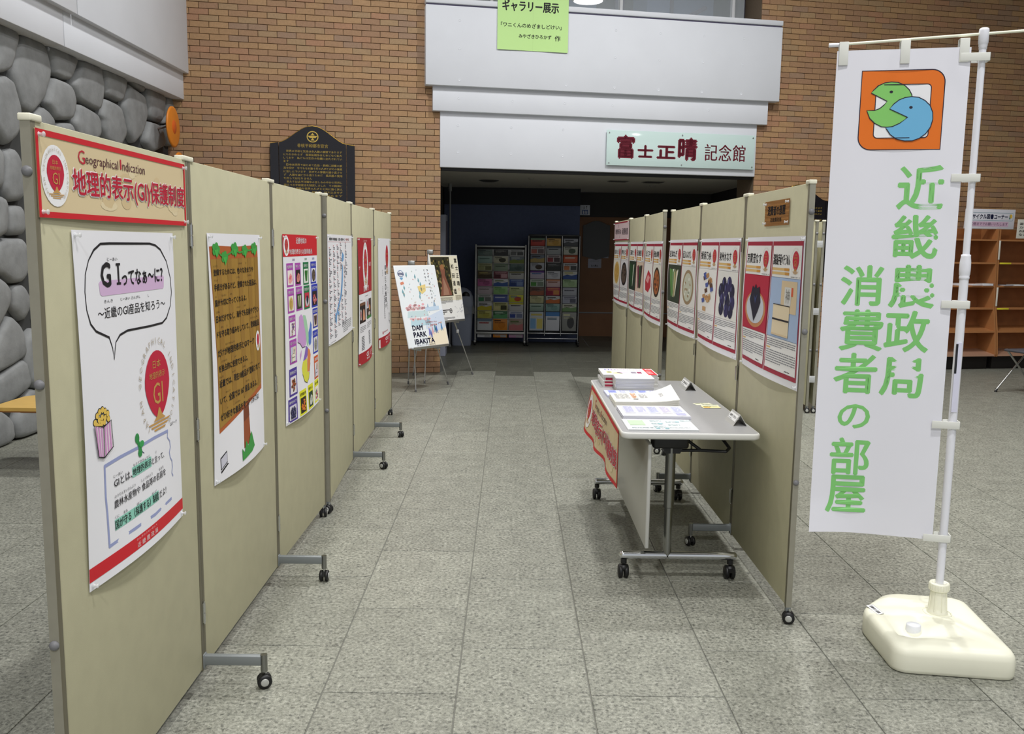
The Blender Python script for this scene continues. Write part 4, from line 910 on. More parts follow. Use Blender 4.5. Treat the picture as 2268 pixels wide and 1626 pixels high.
# ------------------------------------------------------------------ grey table with castors, and what lies on it
TX0, TX1, TY0, TY1, TZ = .488, 1.092, 3.80, 5.35, .70
def table():
    t = thing('folding_table', 'long grey-topped table on chrome castor legs against the right screens', 'table', (.79, 4.58, 0))
    o = Vector((.79, 4.58, 0)); B = lambda mb, n, par=t: mb.build(n, par, (-o.x, -o.y, 0) if par is t else None)
    def rr(x0, x1, y0, y1, r, n=6):
        out = []
        for cx, cy, a in ((x1-r, y1-r, 0), (x0+r, y1-r, 90), (x0+r, y0+r, 180), (x1-r, y0+r, 270)):
            for i in range(n+1): q = math.radians(a+90*i/n); out.append((cx+r*math.cos(q), cy+r*math.sin(q)))
        return out
    def slab(mb, ol, zs, m):
        cx, cy = (TX0+TX1)/2, (TY0+TY1)/2; vs = []; n = len(ol[0])
        for l, z in zip(ol, zs): vs += [(x, y, z) for x, y in l]
        fs = [(r*n+k, r*n+(k+1) % n, (r+1)*n+(k+1) % n, (r+1)*n+k) for r in range(len(ol)-1) for k in range(n)]
        mb.add(vs, fs, m, True); mb.add(vs[:n], [list(range(n))[::-1]], m); mb.add(vs[-n:], [list(range(n))], M_table)
    mb = MB(); q = lambda e: rr(TX0+e, TX1-e, TY0+e, TY1-e, .035)
    slab(mb, [q(.006), q(.001), q(0), q(0), q(.003), q(.006)], [TZ-.028, TZ-.025, TZ-.020, TZ-.006, TZ-.001, TZ], M_tabedge); B(mb, 'tabletop')
    mb = MB(); mb.bbox(.612, .630, 3.85, 5.30, .165, .640, mat('modesty_grey', '#bdbdb9', .3), .006); B(mb, 'modesty_panel')
    mb = MB(); mb.bbox(.69, .765, 3.96, 5.19, .612, .668, M_dark, .006); B(mb, 'beam')
    for y in (3.935, 5.215):
        mb = MB(); mb.bbox(.640, .80, y-.04, y+.04, .610, .672, M_black, .01); mb.prism([(.672, .640), (.79, .640), (.765, .585), (.70, .585)], y-.022, y+.022, M_black); B(mb, 'bracket')
        mb = MB(); mb.cyl((.727, y, .10), (.727, y, .34), .0185, M_satin, 20); mb.cyl((.727, y, .335), (.727, y, .61), .0225, M_satin, 20); mb.lathe([(.0225, .338), (.0225, .334), (.0185, .332)], M_satin, (.727, y, 0), 20); B(mb, 'leg')
        mb = MB(); mb.cyl((.528, y, .108), (1.028, y, .108), .0185, M_chrome, 20, caps=False)
        for x in (.528, 1.028): mb.ball((x, y, .108), .0185, M_chrome, 16)
        B(mb, 'foot_bar')
        for x in (.532, 1.016):
            mb = MB(); mb.cyl((x, y, .070), (x, y, .092), .014, M_black, 12)
            for s in (-1, 1): mb.lathe([(0, s*.004), (.028, s*.004), (.031, s*.008), (.031, s*.018), (.026, s*.023), (0, s*.025)], M_black, (x, y+.006, .031), 20, 'x')
            mb.ball((x, y-.002, .048), .020, M_black, 12, (1.2, 1.0, .9)); 
            if x > .9: mb.prism([(y-.03, .040), (y-.052, .046), (y-.055, .052), (y-.02, .054)], x-.012, x+.012, M_black, 'x')
            B(mb, 'caster')
    mb = MB(); mb.tube([(.80, 3.955, .640), (.86, 3.93, .598), (.965, 3.90, .600), (.985, 3.92, .612), (.955, 3.99, .655)], .007, M_black); mb.tube([(.86, 3.93, .598), (.74, 3.93, .596)], .007, M_black); B(mb, 'handle_lever')
    return t
table()
def flat_stack(name, label, cat, x0, x1, y0, y1, z0, h, col, draw, sheets=8, curl=0, rot=0, group=None):
    """a pile of loose leaflets: long side across, top sheet printed"""
    cx, cy = (x0+x1)/2, (y0+y1)/2
    t = thing(name, label, cat, (cx, cy, z0), rot, group); r = random.Random(hash(label) % 99 if False else len(label))
    W, D = x1-x0, y1-y0; mb = MB(); cm = mat('stack_'+col, '#'+col, .6)
    nx, ny = 14, 8
    def zc(u, v): return curl*max(0, u-.45)**2*3.2*(.3+.7*v)
    for k in range(sheets):
        zb = h*k/sheets; th = h/sheets*.82; ox, oy = r.uniform(-.0018, .0018), r.uniform(-.0018, .0018)
        vs = []
        for s in (0, 1):
            for j in range(ny+1):
                for i in range(nx+1):
                    u, v = i/nx, j/ny; vs.append((-W/2+u*W+ox, -D/2+v*D+oy, zb+th*s+zc(u, v)*(k+1)/sheets))
        N = (nx+1)*(ny+1); fs = []
        for j in range(ny):
            for i in range(nx):
                q = [j*(nx+1)+i, j*(nx+1)+i+1, (j+1)*(nx+1)+i+1, (j+1)*(nx+1)+i]; fs.append([N+a for a in q]); fs.append(q[::-1])
        for i in range(nx): fs.append([i, i+1, N+i+1, N+i]); a = ny*(nx+1)+i; fs.append([a+1, a, N+a, N+a+1])
        for j in range(ny): a = j*(nx+1); b = a+nx+1; fs.append([b, a, N+a, N+b]); a += nx; b += nx; fs.append([a, b, N+b, N+a])
        mb.add(vs, fs, cm)
    mb.build('pages', t)
    p = Print(W, D); 
    p.P = lambda u, v, k=0: (-W/2+u, D/2-v, h+.0006+zc(u/W, 1-v/D)+.0003*k)
    draw(p, W, D); p.mb.build('print', t); return t
def pr_green(p, W, D):
    p.rect(.02, .02, .09, D*.62, I('bcd8b4'), 1); p.rect(.02, .02, .085, .04, I('cfe3cc'), 2)
    for i, (u, v) in enumerate(((.12, .03), (.12, .09), (.12, .15), (.19, .05), (.19, .12), (.26, .02))): p.lines(u, v, u+.055, 4, .009, I('9ab4b8'), k=1, seed=i)
    for u, v in ((.125, .20), (.165, .20), (.15, .10), (.235, .05)): p.rect(u, v, u+.018, v+.022, I('8fb8c0'), 2)
    p.lines(.02, D-.05, .28, 3, .011, I('b0bcc0'), k=1, seed=9)
def pr_lilac(p, W, D):
    for i in range(5): p.rect(.02+.058*i, .02, .07+.058*i, D*.75, I(['d0d0ea', 'dcdcf0', 'cfd3ee', 'e4ddea', 'd4d8f0'][i]), 1); p.lines(.025+.058*i, .03, .065+.058*i, 12, .013, I('a4a6c0'), k=2, seed=i)
    p.rect(.255, D-.06, .30, D-.02, I('b4b4d8'), 2)
def pr_white(p, W, D):
    p.lines(.015, .03, .09, 14, .012, I('b0b0b4'), k=1, seed=2); p.lines(.10, .02, .13, 12, .013, I('e0a070'), k=1, seed=3); p.rect(.10, .19, .125, .205, I('6a5a58'), 2)
    p.lines(.14, .05, .18, 9, .014, I('b8b8bc'), k=1, seed=4); p.lines(.24, .09, .26, 6, .014, I('c0c0c4'), k=1, seed=5); p.text('食', .105, .12, .125, .145, I('d89060'), 2)
def pr_blue(p, W, D):
    p.rect(.0, .0, W, D, I('c9cdf0'), 1)
    for i in range(5): p.rect(.02+.055*i, .01, .062+.055*i, D-.02, I(['8f9ae0', 'dadcf4', 'd0d4f2', '9aa6e6', 'e0e0f4'][i]), 2); p.lines(.026+.055*i, .02, .058+.055*i, 9, .018, I('7c80b8'), k=3, seed=i)
    p.rect(W-.06, .02, W-.01, .09, I('b09a84'), 3)
LG = 'leaflet piles on the grey table'
flat_stack('leaflet_pile', 'thin pile of pale green leaflets nearest the near end of the grey table', 'leaflets', .523, .832, 3.850, 4.085, TZ, .006, 'e9ecec', pr_green, 4, group=LG)
flat_stack('leaflet_pile', 'pile of lilac printed leaflets, second from the near end of the grey table', 'leaflets', .533, .848, 4.112, 4.375, TZ, .017, 'e6e6f0', pr_lilac, 8, group=LG)
flat_stack('leaflet_pile', 'tallest loose pile, plain white leaflets curling up at the right corner', 'leaflets', .533, .852, 4.425, 4.700, TZ, .028, 'f0efe6', pr_white, 12, curl=.05, group=LG)
flat_stack('leaflet_pile', 'flat blue-violet leaflets just in front of the magazine stack', 'leaflets', .522, .850, 4.712, 4.892, TZ, .010, 'dfe0f2', pr_blue, 5, rot=.02, group=LG)
def booklet(label, x0, x1, y0, y1, z, h, col, spine, group, draw=None, rot=0, side=None):
    t = thing('booklet', label, 'booklet', ((x0+x1)/2, (y0+y1)/2, z), rot, group); W, D = x1-x0, y1-y0
    a = MB(); a.bbox(-W/2+.003, W/2-.002, -D/2+.002, D/2-.002, .0012, h-.0012, mat('pages_'+col, '#'+col, .7), .001)
    for k in range(1, 6): a.box(-W/2+.0024, W/2-.0014, -D/2+.0014, D/2-.0014, h*k/6-.0003, h*k/6+.0003, mat('page_gap', '#b4b5b4', .8))
    a.build('pages', t)
    a = MB(); c = mat('cover_'+spine, '#'+spine, .45); a.bbox(-W/2, W/2, -D/2, D/2, h-.0013, h, c, .0004); a.bbox(-W/2, W/2, -D/2, D/2, 0, .0013, c, .0004); a.bbox(-W/2, -W/2+.002, -D/2, D/2, 0, h, c, .0006); a.build('cover', t)
    if side: a = MB(); a.box(-W/2+.01, -W/2+.055, -D/2+.0005, -D/2+.002, .003, h-.003, I(side)); a.build('red_edge', t)
    if draw:
        p = Print(W, D); p.P = lambda u, v, k=0: (-W/2+u, D/2-v, h+.0004+.0003*k); draw(p, W, D); p.mb.build('print', t)
def pr_map_top(p, W, D):
    p.rect(0, 0, W, D, I('f4f2f4'), 1); p.rect(W-.055, 0, W-.005, D, RED, 2); p.oval(W-.028, .04, .018, .02, WHT, k=3, n=16); p.oval(W-.028, .04, .009, .011, EGG, k=4, n=12)
    p.text('登録産品', W-.05, .10, W-.02, .22, I('f0d0d0'), 3)
    for i in range(6): p.rect(.03+.037*i, .025, .058+.037*i, .075, I(['4a48a8', '8a70b0', 'e8a8d0', 'e0a0cc', 'e6b0a0', 'e0a0c8'][i]), 2); p.rect(.036+.037*i, .035, .052+.037*i, .065, I('f0e8ec'), 3)
    p.rect(.03, .13, .06, .18, I('d8d83a'), 2); p.rect(.036, .142, .054, .17, I('5a5a3a'), 3); p.rect(.17, .14, .20, .20, I('8a8090'), 2); p.rect(.205, .14, .232, .20, I('8a2050'), 2); p.oval(.12, .17, .035, .03, I('e8c8e0'), k=2, n=16); p.oval(.09, .19, .03, .02, I('e6e68a'), k=2, n=16)
z = TZ
for i, h in enumerate((.018, .017, .020, .016)):
    lab = ['bottom bundle of the white leaflet stack at the far left table corner', 'second bundle from the bottom in the far left leaflet stack, red print on its edge', 'third bundle up in the far left leaflet stack, pale edge', 'top bundle of the far left stack, colourful product map and red strip on it'][i]
    ox = (.0, -.004, .006, -.002)[i]
    booklet(lab, .536+ox, .850+ox, 5.065+abs(ox), 5.325, z, h, 'e9e8e4', 'eeeeec', 'bundles in the far left leaflet stack', pr_map_top if i == 3 else None, (.0, .02, -.015, .01)[i], side='a83048' if i in (0, 1, 2) else None); z += h
z = TZ
for i, h in enumerate((.012, .012, .018, .016, .016)):
    lab = ['bottom magazine of the grey-white stack beside the colourful map leaflets', 'second magazine from the bottom of the grey-white stack', 'middle magazine of the grey-white stack on the table', 'fourth magazine up in the grey-white stack on the table', 'top magazine of the grey-white stack, plain pale cover'][i]
    booklet(lab, .588+(.006 if i < 2 else 0), .800+(.003 if i > 2 else 0), 4.905, 5.055, z, h, 'd5d6d4' if i > 1 else 'ececea', 'dcdddb', 'magazines stacked on the table', None, (0, .01, -.01, .008, 0)[i]); z += h
def tent(label, x, y, L, txt):
    t = thing('name_card', label, 'card', (x, y, TZ), 0, 'tent cards on the table'); a = MB(); hw, h, th = .033, .052, .0015
    for s in (-1, 1):
        a.add([(s*hw, 0, 0), (s*hw, L, 0), (0, L, h), (0, 0, h), (s*(hw-.003), 0, 0), (s*(hw-.003), L, 0), (0, L, h-.003), (0, 0, h-.003)],
              [(0, 1, 2, 3), (4, 7, 6, 5), (0, 3, 7, 4), (1, 5, 6, 2), (0, 4, 5, 1)], mat('clear_card', '#bfbfbb', .25))
    a.build('card', t)
    p = Print(L, .06); dx, dz = hw, h; ln = math.hypot(dx, dz)
    p.P = lambda u, v, k=0: (-(v/ln)*dx-.0006*k, L-u, h-(v/ln)*dz+.0004*k)
    p.rect(.008, .010, L-.008, .042, I('e6e6e4'), 1); p.text(txt, .02, .018, L-.02, .030, K, 2, .02); p.lines(.012, .036, L-.012, 1, .006, GREYT, k=2); p.mb.build('print', t)
tent('small clear tent card at the far right of the grey table', 1.015, 4.965, .19, 'ご自由に')
tent('small clear tent card near the right front corner of the grey table', 1.043, 3.980, .15, 'お持ちください')
for i, (x, y, r, c, lab) in enumerate(((.995, 4.545, .2, 'e8e6cc', 'small cream card, farthest of the loose cards by the right screens'), (1.02, 4.50, -.1, 'dfdfc8', 'small pale card with green print between the loose cards on the table'), (1.015, 4.450, .05, 'f0e8b0', 'small card with orange block, nearest of the loose cards on the table'))):
    t = thing('loose_card', lab, 'card', (x, y, TZ+.0007*i), r, 'loose cards on the table'); a = MB(); a.bbox(-.045, .045, -.027, .027, 0, .0007, mat('card_'+c, '#'+c, .6), .0002); a.build('card', t)
    p = Print(.09, .054); p.P = lambda u, v, k=0: (-.045+u, .027-v, .0008+.0002*k)
    if i == 2: p.rect(.008, .022, .04, .046, I('e8b040'), 1)
    p.lines(.01, .006, .08, 2, .010, I('7a8a5a'), k=2, seed=i); p.mb.build('print', t)
# header banner hanging from the table edge
def table_banner():
    W, H, s = .885, .187, 1.290/.885
    b = lambda u, v: .004+v*(.010+.026*(1-u)+.010*math.sin(2*PI*2.6*u+.6))+.0
    t = bpy.data.objects.new('table_banner', None); COL.objects.link(t); t.matrix_world = face_matrix((.4835, 5.115, .7035), (0, -1))
    tag(t, 'red-bordered parchment banner hanging from the left edge of the grey table', 'banner')
    sc_ = Print(W, H, b, scl=s); sc_.step = .0008
    # sheet
    nx, ny = 64, 12; mb = MB(); vs = []
    for k in (0, 1):
        for j in range(ny+1):
            for i in range(nx+1):
                u, v = i/nx, j/ny; vs.append((u*W*s, -b(u, v)+.0006*k, -v*H*s*(.93+.03*math.sin(7*u))))
    N = (nx+1)*(ny+1); fs = []
    for j in range(ny):
        for i in range(nx):
            q = [j*(nx+1)+i, (j+1)*(nx+1)+i, (j+1)*(nx+1)+i+1, j*(nx+1)+i+1]; fs += [q, [N+a for a in q[::-1]]]
    mb.add(vs, fs, M_head, True); mb.build('sheet', t)
    sc_.P = lambda u, v, k=0: (u*s, -(b(u/W, v/H)+k*.0008), -v*s*(.93+.03*math.sin(7*u/W)))
    header(sc_); sc_.mb.build('print', t)
table_banner()

# ------------------------------------------------------------------ banner stand and its white flag
M_poly = mat('cream_polyethylene', '#ecebd8', .42, noise=.02, nscale=8)
M_pole = mat('white_pole', '#e9eaf2', .35)
PX, PY = 1.665, 3.315
def banner_stand():
    t = thing('banner_stand', 'cream water-weight base with a white telescopic pole, right foreground', 'banner stand', (PX, PY, 0))
    pts = [(1.385, 3.030), (1.800, 2.972), (1.862, 3.510), (1.565, 3.560), (1.402, 3.395)]
    pts = [(x-PX, y-PY) for x, y in pts]
    c = (sum(x for x, y in pts)/5, sum(y for x, y in pts)/5)
    p = pts
    def rnd(p, r):
        out = []
        for i in range(len(p)):
            P, A, B = Vector(p[i]), Vector(p[i-1]), Vector(p[(i+1) % len(p)]); a = P+(A-P).normalized()*r; b = P+(B-P).normalized()*r
            for k in range(7): q = k/6; out.append(tuple((1-q)**2*a+2*q*(1-q)*P+q*q*b))
        return out
    base = rnd(p, .055); n = len(base)
    rings = [(.965, 0), (.99, .004), (1.0, .016), (1.0, .066), (.988, .080), (.958, .092), (.90, .099)]
    vs = []; fs = []
    for s, z in rings: vs += [(c[0]+(x-c[0])*s, c[1]+(y-c[1])*s, z) for x, y in base]
    for r in range(len(rings)-1):
        for k in range(n): fs.append((r*n+k, r*n+(k+1) % n, (r+1)*n+(k+1) % n, (r+1)*n+k))
    # top: grid-like inner rings carrying a raised plateau behind and a dished hollow round the filler cap
    def top_z(x, y):
        X, Y = x+PX, y+PY
        z = .100
        d = (Y-3.14)/.05; z += .011*max(0, min(1, d))                                   # plateau step running across
        q = math.hypot((X-1.515)/.095, (Y-3.205)/.085); z -= .017*max(0, min(1, (1.15-q)/.35)) if Y > 3.05 else 0
        e = (X-1.49)/.05
        if Y > 3.14: z -= .010*max(0, min(1, 1-e))
        return z
    prev = 6
    for j, s in enumerate((.84, .77, .70, .63, .56, .49, .42, .35, .28, .21, .14, .07)):
        o = len(vs); w_ = min(1, (j+1)/2)
        vs += [(c[0]+(x-c[0])*s, c[1]+(y-c[1])*s, .100*(1-w_)+w_*top_z(c[0]+(x-c[0])*s, c[1]+(y-c[1])*s)) for x, y in base]
        for k in range(n): fs.append((o-n+k, o-n+(k+1) % n, o+(k+1) % n, o+k))
    o = len(vs); vs.append((c[0], c[1], top_z(*c))); fs += [(o-n+k, o-n+(k+1) % n, o) for k in range(n)]
    fs.append(list(range(n))[::-1])
    m = MB(); m.add(vs, fs, M_poly, True); b = m.build('base', t)
    m = MB(); m.lathe([(.0, .128), (.015, .128), (.016, .1265), (.0235, .1265), (.026, .124), (.027, .104), (.028, .090)], mat('white_cap', '#e6e8ee', .4), (1.523-PX, 3.20-PY, -.014), 28); m.build('filler_cap', b)
    m = MB(); m.lathe([(.052, .110), (.052, .113), (.049, .1135), (.048, .111)], M_poly, n=28); m.lathe([(.037, .108), (.038, .118), (.034, .122), (.0335, .135), (.0285, .198), (.0285, .205)], M_poly, n=28)
    for k in range(8):
        a = k*PI/4; m.cyl((.0345*math.cos(a), .0345*math.sin(a), .124), (.0290*math.cos(a), .0290*math.sin(a), .200), .0018, M_poly, 6)
    m.lathe([(.029, .200), (.0355, .203), (.0365, .207), (.0365, .228), (.0345, .232), (.024, .232), (.023, .222), (.0, .22)], M_poly, n=28)
    for k in range(24):
        a = k*PI/12; m.cyl((.0365*math.cos(a), .0365*math.sin(a), .207), (.0365*math.cos(a), .0365*math.sin(a), .228), .0013, M_poly, 5)
    m.build('pole_socket', b)
    # sticker
    p = Print(.090, .028); o = Vector((1.452-PX, 3.405-PY)); d = Vector((1.462-1.452, 3.310-3.405)).normalized(); nn = Vector((d.y, -d.x))
    p.P = lambda u, v, k=0: (o.x+d.x*u+nn.x*v, o.y+d.y*u+nn.y*v, top_z(o.x+d.x*u+nn.x*v, o.y+d.y*u+nn.y*v)+.0022-.010*v/.028*.35+.0004*k)
    p.rect(0, 0, .090, .028, WHT, 1); p.frame(0, 0, .090, .028, .0012, GREYT, 2); p.text('消費者の部屋', .008, .007, .082, .021, K, 2, .02); s_ = p.mb.build('label_sticker', b)
    m = MB(); m.cyl((0, 0, .15), (0, 0, 1.405), .0145, M_pole, 20, .0155); m.build('lower_pole', t)
    m = MB(); m.lathe([(.0155, 1.392), (.0175, 1.394), (.0175, 1.402), (.0165, 1.404), (.0185, 1.41), (.0195, 1.43), (.019, 1.455), (.0165, 1.475), (.0165, 1.482), (.012, 1.483)], M_pole, n=24); m.build('pole_joint', t)
    m = MB(); m.cyl((0, 0, 1.48), (0, 0, 2.25), .0120, M_pole, 20); m.build('upper_pole', t)
    m = MB(); m.lathe([(.012, 2.205), (.0135, 2.206), (.0135, 2.214), (.0145, 2.216), (.015, 2.224), (.0165, 2.226), (.017, 2.268), (.0155, 2.276), (.010, 2.279), (0, 2.280)], M_pole, n=24); m.build('pole_cap', t)
    d = Vector((.976, -.218, 0)); m = MB(); a = d*-.515+Vector((0, 0, 2.236)); e = d*.60+Vector((0, 0, 2.285)); m.cyl(a, e, .0048, mat('ivory_rod', '#eff0da', .35), 12)
    m.build('crossbar', t); m = MB(); m.cyl(a+d*-.006, a+d*.045, .0072, M_pole, 12, .0072); m.build('rod_tip', t)
    # barcode-like label on the lower pole
    m = MB(); m.box(-.0165, .0045, -.0168, -.0145, .90, 1.16, mat('pole_label', '#d9d9ec', .5)); m.box(-.0170, -.0095, -.0172, -.0150, 1.045, 1.155, I('24242c')); m.build('pole_label', t)
    # clips that tie the flag to pole and rod
    TT = mat('tab_plastic', '#e2e2d8', .5)
    return t
banner_stand()
def flag():
    W, H = .452, 1.812; d = Vector((.976, -.218, 0)); org = Vector((PX, PY, 0))+d*-.492+Vector((0, 0, 2.212))
    t = bpy.data.objects.new('banner_flag', None); COL.objects.link(t); m = face_matrix(org, (d.x, d.y)); t.matrix_world = m
    tag(t, 'tall white cloth banner with an orange square emblem and green vertical lettering', 'banner')
    b = lambda u, v: .012+.006*math.sin(PI*u)*(1-v)-.030*math.sin(PI*u)*max(0, v-.55)*2+.003*math.sin(9*u+2*v)+.05*max(0, v-.93)*(1-u)*3
    drop = lambda u, v: -.010*math.sin(PI*u)*(1-v)*0+.004*math.sin(2*PI*u)*(1-v)-.018*math.sin(PI*u*.9)*v*0
    cm = mat('white_cloth', '#e9e9f2', .85)
    nb = cm.node_tree.nodes['Principled BSDF']; nb.inputs['Subsurface Weight'].default_value = 0
    sheet_mesh(W, H, b, cm, .0007).build('cloth', t)
    p = Print(W, H, b, .0005); OR, GN, BL, NV = I('e8741a'), I('86cc6c'), I('6fb6e0'), I('241c30')
    def rsq(u0, v0, u1, v1, r, rr):                     # rounded at top right and bottom left only when rr
        out = []
        def arc(cu, cv, a0, q): 
            for i in range(9): a = math.radians(a0+90*i/8); out.append((cu+q*math.cos(a), cv+q*math.sin(a)))
        out.append((u0, v0)) if rr else arc(u0+r, v0+r, 180, r)
        arc(u1-r, v0+r, 270, r)
        out.append((u1, v1)) if rr else arc(u1-r, v1-r, 0, r)
        arc(u0+r, v1-r, 90, r); return out
    L, T, R, Bm = .090, .074, .372, .354
    o1 = rsq(L, T, R, Bm, .045, True); p.poly(o1, OR, k=1); p.line(o1, .0035, NV, 2, closed=True)
    i1 = rsq(L+.052, T+.050, R-.044, Bm-.042, .014, False); p.poly(i1, I('f2f2f6'), k=2); p.line(i1, .003, NV, 3, closed=True)
    # green figure, mouth open to the left
    gx, gy = .193, .196
    def circ(cx, cy, r, a0, a1, n=24): return [(cx+r*math.cos(math.radians(a0+(a1-a0)*i/n)), cy+r*math.sin(math.radians(a0+(a1-a0)*i/n))) for i in range(n+1)]
    g = [(.125, .152)] + [(.134, .141), (.150, .126), (.170, .117), (.192, .114), (.215, .116), (.237, .126), (.254, .142), (.264, .160), (.268, .180), (.262, .22), (.254, .240), (.240, .256), (.218, .268), (.194, .274), (.168, .272), (.145, .260), (.126, .242), (.114, .214), (.140, .214), (.158, .207), (.172, .195), (.182, .182)]
    p.poly(g, GN, k=4); p.line(g, .003, NV, 5, closed=True); p.oval(.194, .149, .006, .005, NV, k=5, n=12)
    bl = [(.192, .209), (.205, .192), (.222, .178), (.242, .170), (.264, .167), (.288, .170), (.310, .182), (.328, .200), (.338, .224), (.340, .248), (.334, .275), (.320, .298), (.300, .314), (.276, .323), (.250, .323), (.222, .316), (.200, .300), (.186, .280), (.182, .274), (.205, .272), (.230, .260), (.256, .240)]
    p.poly(bl, BL, k=6); p.line(bl, .003, NV, 7, closed=True); p.oval(.264, .205, .006, .005, NV, k=7, n=12)
    TG = I('84cd78')
    for ch, u, v, s in (('近', .317, .490, 1), ('畿', .310, .668, 1), ('農', .313, .850, 1.0), ('政', .306, 1.017, .98), ('局', .300, 1.192, .95),
                        ('消', .137, .850, .95), ('費', .146, 1.018, .98), ('者', .135, 1.183, .98), ('の', .141, 1.350, .74), ('部', .136, 1.508, .92), ('屋', .132, 1.658, .94)):
        hw, hh = .077*s, .077*s*(.80 if ch == 'の' else 1)
        p.text(ch, u-hw, v-hh, u+hw, v+hh, TG, 1, .022, 3, shear=0)
    p.mb.build('print', t)
    M_tab = mat('tab_cloth', '#e1e2dc', .7); r_ = lambda u: -b(u, 0)
    for u in (.022, .232, .428):
        a = MB(); a.bbox(u-.016, u+.016, -.022, -.0195, -.052, .030, M_tab, .001); a.bbox(u-.016, u+.016, -.022, .012, .028, .0305, M_tab, .001); a.bbox(u-.016, u+.016, .010, .012, -.03, .030, M_tab, .001); a.build('loop_tab', t)
    for v in (.035, .455, .912, 1.362, 1.800):
        a = MB(); u0 = W-.036; u1 = W+.062; a.bbox(u0, u1, -.0235, -.021, -v-.014, -v+.014, M_tab, .001); a.bbox(u1-.003, u1, -.0235, .022, -v-.014, -v+.014, M_tab, .001); a.bbox(W+.01, u1, .020, .022, -v-.014, -v+.014, M_tab, .001); a.build('side_tab', t)
flag()

# ------------------------------------------------------------------ easels with poster boards
M_ale = mat('easel_aluminium', '#b9bab8', .3, .8); M_tip = mat('easel_foot', '#5a5a5c', .6)
def easel(label, fl, fr, rear, apex, tray, d, w_):
    t = thing('easel', label, 'easel', (fl[0], fl[1], 0)); o = Vector((fl[0], fl[1], 0)); A = Vector(apex)-o
    for i, q in enumerate((fl, fr, rear)):
        q = Vector((q[0], q[1], 0))-o; a = MB(); mid = q.lerp(A, .36); ap = A+Vector(((-.02, 0, .02)[i], 0, 0))
        a.cyl(q+Vector((0, 0, .02)), mid, .0065, M_ale, 10); a.cyl(mid, ap, .0095, M_ale, 10); l = a.build('leg', t)
        a = MB(); a.cyl(q, q+(A-q).normalized()*.035, .010, M_tip, 12); a.build('rubber_foot', l)
        a = MB(); c = q.lerp(A, .36); a.bbox(c.x-.015, c.x+.013, c.y-.014, c.y+.014, c.z-.02, c.z+.022, mat('easel_knob', '#c9cacc', .4), .005); a.build('clamp', l)
    a = MB(); a.bbox(A.x-.035, A.x+.035, A.y-.02, A.y+.02, A.z-.03, A.z+.02, M_ale, .006); a.build('head', t)
    c = Vector(tray)-o; r = Vector((d[0], d[1], 0)).normalized(); n = Vector((r.y, -r.x, 0)); M = Matrix((r, -n, Vector((0, 0, 1)))).transposed().to_4x4(); M.translation = c
    a = MB(); a.bbox(.04, w_-.04, -.028, .012, -.014, -.002, M_ale, .002, M); a.bbox(.04, w_-.04, -.030, -.026, -.014, .010, M_ale, .001, M)
    for x in (w_*.25, w_*.72): a.bbox(x-.012, x+.012, -.02, .05, -.035, -.012, M_ale, .004, M)
    a.build('tray', t)
    a = MB(); m1 = M @ Vector((w_*.5, .01, -.02)); a.cyl(m1, A.lerp(Vector((m1.x, m1.y, m1.z)), .05), .007, M_ale, 8); a.build('centre_post', t)
def board(name, label, bl, d, lean, w_, h_, draw, col='eef0f2'):
    r = Vector((d[0], d[1], 0)).normalized(); n = Vector((r.y, -r.x, 0)); up = (Vector((0, 0, 1))*math.cos(lean)-n*math.sin(lean)); back = up.cross(r)
    tl = Vector(bl)+up*h_
    M = Matrix((r, back, up)).transposed().to_4x4(); M.translation = tl
    t = bpy.data.objects.new(name, None); COL.objects.link(t); t.matrix_world = M; tag(t, label, 'poster')
    a = MB(); a.bbox(0, w_, 0, .009, -h_, 0, mat('board_'+col, '#'+col, .5), .0015); a.build('panel', t)
    p = Print(w_, h_, lambda u, v: .0006); draw(p); p.mb.build('print', t)
